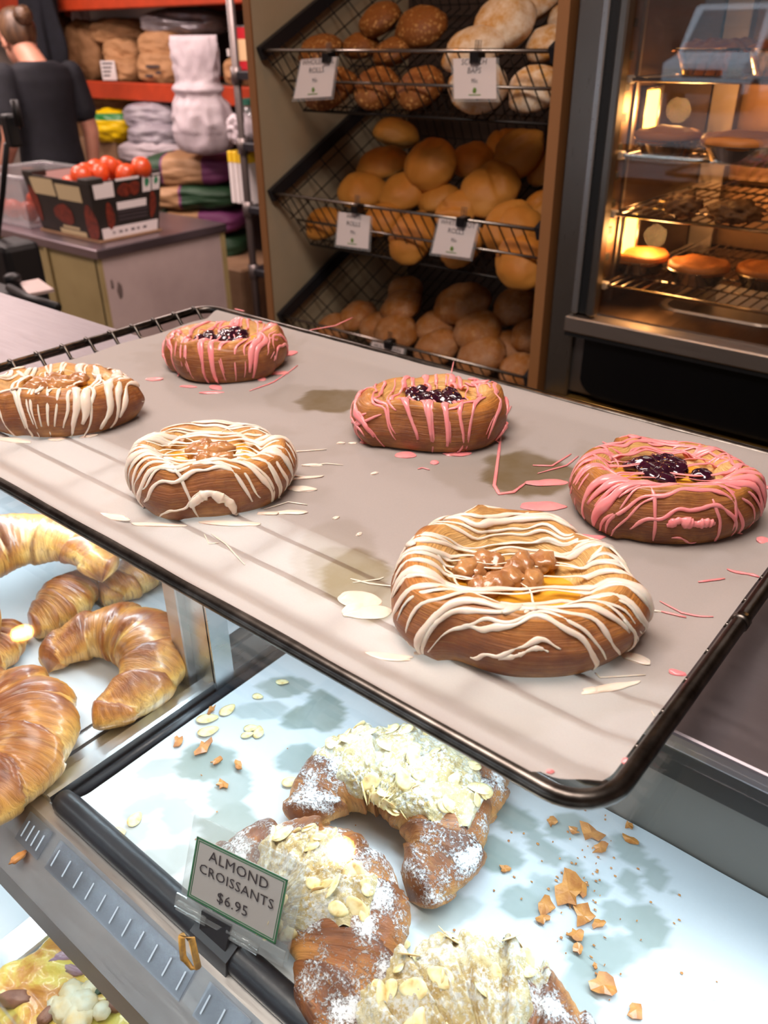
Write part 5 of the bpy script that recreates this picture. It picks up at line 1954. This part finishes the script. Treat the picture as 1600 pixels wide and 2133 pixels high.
for v in _b.verts:            # rounded corners like the rim
    c_ = v.co+_o
    for sx, xx in ((1, RX1), (-1, RX0)):
        for sy, yy in ((1, RY1), (-1, RY0)):
            dx, dy = (c_.x-(xx-sx*.030))*sx, (c_.y-(yy-sy*.030))*sy
            h_ = math.hypot(dx, dy)
            if dx > 0 and dy > 0 and h_ > .0285:
                v.co.x += (dx*.0285/h_-dx)*sx
                v.co.y += (dy*.0285/h_-dy)*sy
                v.co.z = max(paper_z(v.co.x+_o.x, v.co.y+_o.y), RZR+.003)-_o.z
_b.to_mesh(_ps.data)
_b.free()


class Danish:
    XS = [0, .22, .36, .50, .62, .74, .84, .93, 1.0]
    RR = [0, .30, .52, .64, .77, .91, .99, .985, .90]
    ZZ = [.021, .0205, .0245, .0335, .0370, .0330, .021, .010, .0005]

    def __init__(s, R, seed, asp=.86, h=1.0, ori=.69):
        s.R, s.seed, s.asp, s.h, s.ori = R, seed, asp, h, ori

    def __call__(s, u, rho, raw=False):
        """u angle, rho 0..1 (1 = base edge), beyond 1 on the paper"""
        c, sn = cos(u), sin(u)
        e = Vector((c, sn, 0))*1.2
        w = 1+.05*sin(2*u+s.seed)+.085*noise.noise(e*1.3+Vector((s.seed, 3, 0)))
        q = ((u/(2*pi)*3+s.seed*.37) % 1.0)
        w *= 1+.10*(q-.5)*sstep(0, .06, q)       # overlapping dough ends
        hh = s.h*(1+.10*sin(u+s.seed*2)+.10*noise.noise(e*1.7+Vector((0, s.seed, 5))))
        rr_ = min(rho, 1.0)
        r = cat(rr_, s.XS, s.RR)*s.R*w
        z = cat(rr_, s.XS, s.ZZ)*(hh if rr_ < .9 else 1)
        if rho > 1:
            r += (rho-1)*s.R*1.2
        if not raw and rr_ > .3 and rho <= 1:
            lay = sin((rr_*34+2.4*sin(u*1.5+s.seed)+3*noise.noise(e+Vector((rr_*2, 0, s.seed)))))
            k = .00055*lay*sstep(.3, .5, rr_)
            r += k
            z += k
            z += .0014*noise.noise(Vector((c*3, sn*3, rr_*5+s.seed)))*sstep(1, .9, rr_)
        x, y = r*c, r*sn*s.asp
        o = s.ori
        return Vector((x*cos(o)-y*sin(o), x*sin(o)+y*cos(o), max(z, .0004)))

    def nrm(s, u, rho):
        p = s(u, rho, True)
        a = s(u+.02, rho, True)-p
        b_ = s(u, min(rho+.02, 1.0) if rho < .97 else rho-.02, True)-p
        if rho >= .97:
            b_ = -b_
        n = a.cross(b_)
        if n.length < 1e-10:
            return Vector((0, 0, 1))
        n.normalize()
        if rho < .8 and n.z < 0:
            n = -n
        if rho >= .8:
            o = Vector((p.x, p.y, 0))
            if n.dot(o) < 0:
                n = -n
        return n

    def plane(s, a, b_, lift=0.0):
        rho = math.hypot(a, b_)
        u = math.atan2(b_, a)
        if rho > 1:
            p = s(u, rho, True)
            p.z = .0008+lift
            return p, Vector((0, 0, 1))
        p = s(u, rho, True)
        n = s.nrm(u, max(rho, .03))
        if rho < .42:
            fill = .0325+.003*noise.noise(Vector((a*6, b_*6, s.seed)))
            if p.z < fill:
                p.z = fill
                n = Vector((0, 0, 1))
        return p+n*lift, n


def danish(name, label, ctr, R, seed, kind, run, nstr, asp=.86, h=1.0, rmax=(.84, 1.01), wid=.0021, group=None):
    t = thing(name, label, 'danish', (ctr[0], ctr[1], ZPAP+.0008), (0, 0, 0), group)
    D = Danish(R, seed, asp, h)
    b = B()
    grid(b, lambda u, v: D(2*pi*u, .02+.98*v), 120, 64, True)
    bmesh.ops.recalc_face_normals(b, faces=b.faces)
    obj('dough', b, 'danish_dough', t, smooth=True, local=True)
    # custard in the well
    b = B()
    grid(b, lambda u, v: (lambda p: Vector((p.x, p.y, .0262+.0015*noise.noise(Vector((p.x*90, p.y*90, seed)))-.002*sstep(.7, 1, v))))(D(2*pi*u, .01+.40*v*(1+.08*sin(3*2*pi*u+seed)), True)), 40, 12, True)
    obj('custard', b, 'custard', t, smooth=True, local=True)
    random.seed(seed*13+1)
    if kind == 'apple':
        for k in range(12):
            a = random.uniform(0, 6.28)
            q = random.uniform(.0, .25)
            p = D(a, q+.02, True)
            p.z = .0285+random.uniform(0, .003)
            b = B()
            blobmesh(b, p, (random.uniform(.0075, .0115), random.uniform(.006, .0085), random.uniform(.005, .0065)), .35, 2.0, seed+k, 3, Matrix.Rotation(random.uniform(0, 3), 3, 'Z'))
            obj('apple_piece', b, 'apple', t, smooth=True, local=True)
    else:
        for k in range(18):
            a = random.uniform(0, 6.28)
            q = random.uniform(.0, .27)
            p = D(a, q+.02, True)
            p.z = .0288+random.uniform(0, .0022)
            b = B()
            blobmesh(b, p, (random.uniform(.0065, .0105), random.uniform(.0055, .0075), random.uniform(.0045, .006)), .25, 2.0, seed+k, 3, Matrix.Rotation(random.uniform(0, 3), 3, 'Z'))
            obj('berry', b, 'berry', t, smooth=True, local=True)
    # icing: strands drizzled back and forth
    ic = B()
    ca, sa = cos(run-D.ori), sin(run-D.ori)

    def strand(pth, w0, seedk, bead=1.0):
        P_, U_, W_ = [], [], []
        for i, (a, c_) in enumerate(pth):
            p, n = D.plane(a, c_, .0003)
            P_.append(p)
            U_.append(n)
            tt = i/(len(pth)-1)
            w = w0*(1+.75*bead*noise.noise(Vector((tt*6, seedk, 2)))+.4*bead*noise.noise(Vector((tt*19, seedk, 6))))
            w *= .35+.65*min(1, 7*min(tt, 1-tt)+.1)
            w *= .42+.58*sstep(.28, .52, math.hypot(a, c_))      # thin over the filling, heavier down the sides
            W_.append(max(w, .0004))
        # smooth
        for _ in range(1):
            P_ = [P_[0]]+[(P_[i-1]+P_[i]*2+P_[i+1])/4 for i in range(1, len(P_)-1)]+[P_[-1]]
        tube(ic, P_, W_, 8, flat=.55, up=U_)
    bs = [-.93+1.86*(i+.5)/nstr for i in range(nstr)]
    for i, b0 in enumerate(bs):
        b0 += random.uniform(-.05, .05)
        rm1, rm2 = random.uniform(*rmax), random.uniform(*rmax)
        L1 = math.sqrt(max(rm1**2-b0**2, .02))
        L2 = math.sqrt(max(rm2**2-b0**2, .02))
        n = 46
        pth = []
        sl_ = random.uniform(-.07, .07)
        for k in range(n):
            x = -L1+(L1+L2)*k/(n-1)
            y = b0+sl_*x+.13*noise.noise(Vector((x*2.2, b0*1.6, seed)))+.05*noise.noise(Vector((x*5, b0*3, seed+4)))+.03*noise.noise(Vector((x*6, i*5.1, seed)))
            pth.append((x*ca-y*sa, x*sa+y*ca))
        wq = wid*random.choice((.5, .6, .75, .9, 1.1, 1.7))
        strand(pth, wq, seed*20+i)
    for k in range(int(nstr*.7)):          # linking loops and short wandering threads
        x, y = random.uniform(-.7, .7), random.uniform(-.75, .75)
        if math.hypot(x, y) > .85 or math.hypot(x, y) < .42:
            continue
        an = random.uniform(-.9, .9)
        pth = []
        for j in range(22):
            pth.append((x*ca-y*sa, x*sa+y*ca))
            an += random.uniform(-.32, .32)
            x += .022*cos(an)
            y += .022*sin(an)*1.2
            if math.hypot(x, y) > 1.02:
                break
        if len(pth) > 6:
            strand(pth, wid*.65, seed*40+k, .25)
    # heavier patches
    for k in range(4):
        a = random.uniform(0, 6.28)
        q = random.uniform(.5, .78)
        p, n = D.plane(q*cos(a), q*sin(a), .0006)
        q_ = n.to_track_quat('Z', 'Y').to_matrix() @ Matrix.Rotation(random.uniform(0, 3), 3, 'Z')
        blobmesh(ic, p, (random.uniform(.004, .008), random.uniform(.002, .0035), .0014), .3, 2, seed+k, 2, q_)
    obj('icing', ic, 'icing_white' if kind == 'apple' else 'icing_pink', t, smooth=True, local=True)
    return t, D


GW, GP = 'apple danishes with white icing', 'berry danishes with pink icing'
AR = .69            # strands across the view
VW = .69+pi/2       # strands running towards the counter front
danish('apple_danish', 'largest apple danish with thick white icing at the rack front corner', (-.193, .346), .0695, 3, 'apple', AR-.05, 27, .86, 1.14, wid=.0021, group=GW)
danish('apple_danish', 'white iced apple danish in the middle of the front row', (-.455, .346), .0635, 5, 'apple', AR+.05, 26, .84, 1.0, wid=.0019, group=GW)
danish('apple_danish', 'white iced apple danish at the far end of the front row', (-.668, .352), .066, 8, 'apple', VW+.1, 21, .84, 1.0, (.9, 1.06), .0021, group=GW)
danish('berry_danish', 'pink iced danish with dark berries by the rack side rim', (-.178, .523), .0665, 11, 'berry', AR+.03, 28, .84, 1.0, wid=.0019, group=GP)
danish('berry_danish', 'pink iced berry danish in the middle of the back row', (-.386, .532), .0635, 14, 'berry', VW, 20, .84, 1.02, (.88, 1.05), .0018, group=GP)
danish('berry_danish', 'pink iced berry danish at the far corner of the rack', (-.652, .533), .067, 17, 'berry', VW-.1, 20, .80, 1.0, (.88, 1.05), .0018, group=GP)

# icing fallen on the paper


def drip(px, py, lpx, wpx, an, mat, seed):
    """flat spill: an is the direction in the picture's own plane of the paper"""
    q = az(px, py, ZPAP+.001)
    k = depth(q)/FPX
    b = B()
    M3 = Matrix.Rotation(an+.69, 3, 'Z')
    blobmesh(b, (q.x, q.y, paper_z(q.x, q.y)+.0004), (lpx*k/2, wpx*k, .0012), .30, 1.3, seed, 4, M3)
    o = obj('icing_drip', b, mat, bp, smooth=True)
    return o


def thread(pxs, wpx, mat):
    b = B()
    P_ = []
    for (x, y) in pxs:
        q = az(x, y, ZPAP+.001)
        P_.append(Vector((q.x, q.y, paper_z(q.x, q.y)+.0008)))
    # resample
    S = []
    for a, c_ in zip(P_, P_[1:]):
        for k in range(5):
            S.append(a.lerp(c_, k/5))
    S.append(P_[-1])
    for s in S:
        s.z = paper_z(s.x, s.y)+.0007
    k = depth(P_[0])/FPX
    n = len(S)
    tube(b, S, [max(.0003, wpx*k/2*(.5+.5*min(1, 4*min(i, n-1-i)/n+.2))*(1+.3*noise.noise(Vector((i*.6, P_[0].x*50, 0))))) for i in range(n)], 6, flat=.6, up=Vector((0, 0, 1)))
    return obj('icing_drip', b, mat, bp, smooth=True)


W_, K_ = 'icing_white', 'icing_pink'
for i, a in enumerate(((750, 1248, 90, 28, -.3, W_), (772, 1275, 100, 22, .1, W_), (738, 1268, 60, 20, .6, W_), (1320, 1368, 75, 15, -.55, W_), (1275, 1430, 120, 10, .25, W_), (1235, 1436, 40, 10, .1, W_), (625, 1018, 60, 12, -.15, W_), (608, 1065, 70, 9, 0, W_),
                       (560, 1068, 50, 6, 0, W_), (230, 1078, 90, 11, -.25, W_), (330, 1090, 120, 8, -.1, W_), (480, 1088, 130, 10, -.1, W_), (118, 912, 34, 10, 0, W_), (222, 884, 44, 14, .4, W_), (30, 915, 80, 10, -.3, W_), (185, 905, 34, 7, .4, W_),
                       (800, 1365, 120, 12, -.15, W_), (650, 968, 40, 4, 0, W_), (640, 995, 70, 5, .2, W_), (1330, 1268, 90, 5, -.15, W_), (700, 1078, 16, 4, .5, W_), (748, 1112, 16, 4, .8, W_), (780, 985, 18, 4, .5, W_), (710, 922, 18, 3, 0, W_), (735, 922, 18, 3, 0, W_),
                       (1130, 1052, 90, 20, 0, K_), (1170, 1092, 44, 14, -.5, K_), (1215, 1118, 90, 12, .05, K_), (1140, 1003, 90, 13, .05, K_), (845, 945, 44, 14, 0, K_), (955, 942, 60, 12, .1, K_), (905, 960, 20, 8, 1, K_), (760, 920, 12, 10, 1.2, K_),
                       (1040, 850, 50, 12, .8, K_), (322, 790, 34, 9, 0, K_), (448, 805, 22, 16, 1, K_), (440, 816, 50, 5, 0, K_), (580, 775, 44, 9, .1, K_), (545, 788, 20, 10, .8, K_), (605, 735, 34, 12, 1.0, K_), (1590, 1125, 30, 12, 0, K_), (1410, 1408, 36, 8, -.3, K_), (1302, 1594, 18, 8, .6, K_), (1142, 1640, 18, 5, 0, K_), (392, 803, 40, 4, -.2, K_))):
    drip(*a, seed=i+3)
for pxs, w, m in (([(1045, 880), (1040, 935), (1030, 1010), (1040, 1028), (1070, 1024), (1095, 1005)], 7, K_), ([(1110, 968), (1150, 970), (1190, 945)], 5, K_), ([(1120, 985), (1180, 970), (1205, 950)], 4, K_),
                  ([(1375, 1250), (1420, 1275), (1485, 1290)], 5, K_), ([(1378, 1272), (1430, 1285)], 6, K_), ([(1515, 1185), (1545, 1197), (1580, 1210)], 8, K_), ([(1455, 1212), (1510, 1205)], 6, K_), ([(640, 700), (700, 690), (735, 672)], 4, K_), ([(520, 815), (570, 795), (620, 760)], 4, K_),
                  ([(1255, 920), (1268, 926)], 5, K_), ([(1065, 845), (1050, 870), (1046, 882)], 5, K_), ([(490, 655), (510, 660)], 4, K_), ([(870, 975), (880, 972), (895, 976)], 4, K_), ([(945, 765), (940, 790)], 3, K_), ([(1590, 1010), (1600, 1018)], 10, K_),
                  ([(1300, 1255), (1340, 1268), (1370, 1272)], 6, W_), ([(730, 1205), (770, 1215), (830, 1222)], 5, W_), ([(735, 1213), (790, 1206), (800, 1202)], 4, W_), ([(590, 945), (620, 940), (680, 935)], 4, W_), ([(600, 990), (650, 995), (675, 990)], 5, W_), ([(440, 1110), (470, 1130), (510, 1175)], 4, W_), ([(425, 1110), (435, 1130), (455, 1128)], 3, W_),
                  ([(640, 970), (680, 965), (715, 968)], 3, W_), ([(1345, 1405), (1250, 1410), (1240, 1400)], 4, W_), ([(1355, 1490), (1362, 1502)], 3, W_), ([(550, 1060), (600, 1045), (640, 1050)], 4, W_), ([(90, 880), (110, 905), (128, 910)], 5, W_)):
    thread(pxs, w, m)
# ================================================================== person at the storage shelves
M['skin'] = simple('skin', 'c98f78', .5, 0, 'bd8069', 12, sss=.2)
M['hair'] = simple('brown blonde hair', '33231a', .45, 0, '6b4c34', 40, .6, 70, stretch=(1, 1, .25))
M['shirt'] = simple('black cotton shirt', '0d0d14', .85, 0, '14141d', 20, .3, 90)
M['trousers'] = simple('black trousers', '0a0a0c', .85)
PXY = ay(95, 250, 2.5)
HX, HY = PXY.x, 2.5
F = Vector((-.98, .05, 0)).normalized()          # facing
S = Vector((-F.y, F.x, 0))                         # her left ... away from the counter when negative


def BP(f, s, z):
    return Vector((HX, HY, 0)) + F*f + S*s + Vector((0, 0, z))


def capsule(bm, pts, rad, n=20, flat=1.0, up=None):
    P_, R_ = [], []
    for i in range(len(pts)-1):
        for k in range(6):
            t_ = k/6
            P_.append(Vector(pts[i]).lerp(Vector(pts[i+1]), t_))
            R_.append(rad[i]*(1-t_)+rad[i+1]*t_)
    P_.append(Vector(pts[-1]))
    R_.append(rad[-1])
    tube(bm, P_, R_, n, flat=flat, up=up)
    blobmesh(bm, P_[0], (rad[0],)*3, 0, 1, 0, 2)
    blobmesh(bm, P_[-1], (rad[-1],)*3, 0, 1, 0, 2)


def torso(bm, rings, n=36):
    """rings: (f offset, z, half depth, half width)"""
    V = []
    for f, z, d, w in rings:
        V.append([bm.verts.new(BP(f+d*cos(2*pi*j/n), w*sin(2*pi*j/n), z)) for j in range(n)])
    for a, c_ in zip(V, V[1:]):
        for j in range(n):
            bm.faces.new((a[j], a[(j+1) % n], c_[(j+1) % n], c_[j]))
    bm.faces.new(V[0][::-1])
    bm.faces.new(V[-1])


def voxel(o, size, smooth=4):
    m = o.modifiers.new('union', 'REMESH')
    m.mode = 'VOXEL'
    m.voxel_size = size
    m.use_smooth_shade = True
    s = o.modifiers.new('soften', 'SMOOTH')
    s.factor = .5
    s.iterations = smooth


pe = thing('person', 'person in a black t-shirt with tied back hair looking down', 'person', (HX, HY, 0))
HC = BP(.125, .0, 1.59)     # head centre, bent forward
b = B()
# skull and face
Rm = Matrix.Rotation(.0, 3, 'Z')
ex = F
HT = .42    # nod
fd = (F*cos(HT)-Vector((0, 0, 1))*sin(HT)).normalized()
ud = (F*sin(HT)+Vector((0, 0, 1))*cos(HT)).normalized()


def HP(f, s, u):
    return HC+fd*f+S*s+ud*u


def hblob(f, s, u, r, seed=0, amp=0.0, sub=3):
    res = bmesh.ops.create_icosphere(b, subdivisions=sub, radius=1)
    for v in res['verts']:
        d = v.co.copy()
        v.co = HP(f+d.x*r[0], s+d.y*r[1], u+d.z*r[2])


hblob(-.01, 0, .03, (.098, .076, .092), sub=4)
hblob(.03, 0, -.035, (.062, .058, .075), sub=4)
hblob(.062, 0, -.085, (.028, .030, .024))
hblob(.097, 0, -.022, (.014, .011, .020))
hblob(.104, 0, -.032, (.010, .013, .008))
hblob(.083, 0, -.060, (.012, .022, .006))
hblob(.083, 0, -.070, (.011, .019, .006))
for s_ in (-1, 1):
    hblob(-.008, s_*.078, -.012, (.018, .009, .030))
    hblob(.078, s_*.032, .012, (.014, .020, .008))
    hblob(.082, s_*.030, -.001, (.009, .011, .007))
capsule(b, [BP(-.03, 0, 1.44), BP(.02, 0, 1.50), HP(-.025, 0, -.045)], [.072, .062, .058])
torso(b, [(0, 1.04, .10, .155), (0, 1.15, .095, .14), (.0, 1.29, .10, .15), (-.01, 1.41, .095, .17), (-.02, 1.47, .075, .13)])
ARM = {}
for s_ in (-1, 1):
    sh_ = BP(-.015, s_*.175, 1.435)
    el = BP(-.055 if s_ > 0 else -.03, s_*.225, 1.17)
    wr = BP(.16 if s_ > 0 else .0, s_*.215, .98 if s_ > 0 else .92)
    ARM[s_] = (sh_, el, wr)
    capsule(b, [sh_, el, wr], [.050, .041, .027])
    d_ = (wr-el).normalized()
    pc = wr+d_*.05
    res = bmesh.ops.create_icosphere(b, subdivisions=3, radius=1)
    for v in res['verts']:
        v.co = pc + d_*v.co.z*.05 + F*v.co.x*.038 + S*v.co.y*.018
    for k in range(4):
        a = pc+d_*.035+F*(-.028+.018*k)
        ln = (.062, .072, .068, .052)[k]
        capsule(b, [a, a+d_*ln*.55+S*(-s_)*.006, a+d_*ln+S*(-s_)*.022], [.0098, .009, .0075], 8)
    a = pc-d_*.015+F*.03
    capsule(b, [a, a+F*.025+d_*.025, a+F*.034+d_*.055-S*s_*.01], [.012, .0105, .0085], 8)
for s_ in (-1, 1):
    capsule(b, [BP(0, s_*.085, 1.02), BP(.02, s_*.09, .52), BP(-.01, s_*.09, .10)], [.088, .060, .042])
    capsule(b, [BP(-.04, s_*.09, .035), BP(.14, s_*.10, .03)], [.034, .030])
body = obj('body', b, 'skin', pe, smooth=True)
voxel(body, .0065, 3)
# shirt
b = B()
torso(b, [(0, 1.03, .118, .172), (0, 1.13, .113, .160), (.0, 1.23, .115, .160), (-.005, 1.34, .118, .172), (-.01, 1.42, .108, .185), (-.02, 1.475, .085, .155), (-.025, 1.502, .07, .09)])
for s_ in (-1, 1):
    sh_, el, wr = ARM[s_]
    capsule(b, [sh_+Vector((0, 0, .005)), sh_.lerp(el, .62)], [.064, .066])
shirt = obj('shirt', b, 'shirt', pe, smooth=True)
voxel(shirt, .008, 4)
b = B()
torso(b, [(0, .86, .115, .165), (0, .95, .12, .17), (0, 1.06, .112, .160)])
for s_ in (-1, 1):
    capsule(b, [BP(0, s_*.085, .93), BP(.02, s_*.09, .52), BP(-.01, s_*.09, .10)], [.10, .075, .060])
tr_ = obj('trousers', b, 'trousers', pe, smooth=True)
voxel(tr_, .010, 4)
for s_ in (-1, 1):
    b = B()
    capsule(b, [BP(-.045, s_*.09, .04), BP(.16, s_*.10, .035)], [.044, .040])
    obj('shoe', b, 'trousers', pe, smooth=True)
# hair: cap swept back into a low bun
b = B()


def hairf(u, v):
    a = 2*pi*u
    e0 = -.25-.60*sstep(.2, -.5, cos(a))
    el_ = e0+(pi/2-e0)*v
    d = Vector((cos(a)*cos(el_), sin(a)*cos(el_), sin(el_)))
    r = (.110, .089, .106)
    k = 1+.03*noise.noise(Vector((a*4, el_*2, 3)))+.012*sin(a*34+el_*3)
    f = d.x*r[0]*k-.018
    if d.x > 0:
        lim = sstep(.02, .55, d.z-.12)
        f = -.018+d.x*r[0]*k*(.35+.65*lim)
        k = k*(.90+.10*lim)
    return HP(f, d.y*r[1]*k, .035+d.z*r[2]*k)


grid(b, hairf, 60, 24, True)
bmesh.ops.remove_doubles(b, verts=b.verts, dist=.0003)
obj('hair', b, 'hair', pe, smooth=True)
b = B()
res = bmesh.ops.create_icosphere(b, subdivisions=4, radius=1)
for v in res['verts']:
    d = v.co.copy()
    k = 1+.12*noise.noise(d*3)
    v.co = HP(-.135+d.x*.045*k, d.y*.045*k, .055+d.z*.042*k)
obj('hair_bun', b, 'hair', pe, smooth=True)

# navy jacket hanging from the shelf end behind the person
q = ay(88, 55, 3.0)


def jack(u, v):
    a = 2*pi*u
    w = cat(v, [0, .1, .4, .8, 1], [.13, .17, .15, .12, .04])
    d = cat(v, [0, .1, .5, .9, 1], [.05, .075, .07, .06, .02])
    n_ = 1+.22*noise.noise(Vector((cos(a)*2, sin(a)*2, v*2.2)))+.12*sin(a*5+v*3)
    return Vector((q.x+w*n_*cos(a)+.06*(v-.5), 3.0+d*n_*sin(a), 1.43+.62*v))


b = B()
grid(b, jack, 48, 36, True)
bmesh.ops.holes_fill(b, edges=b.edges)
o = obj('jacket', b, 'navy_cloth', smooth=True)
tag(o, 'dark navy jacket hanging on the storage shelving', 'jacket')
t = thing('coat_hook', 'steel hook bar holding the navy jacket', 'hook', (q.x, 3.05, 2.0))
obj('bar', tube(B(), [(q.x, 3.0, 2.03), (q.x, 3.0, 2.10), (q.x, 3.12, 2.12), (q.x, 3.14, 1.83)], .006, 8), 'upright', t, smooth=True)
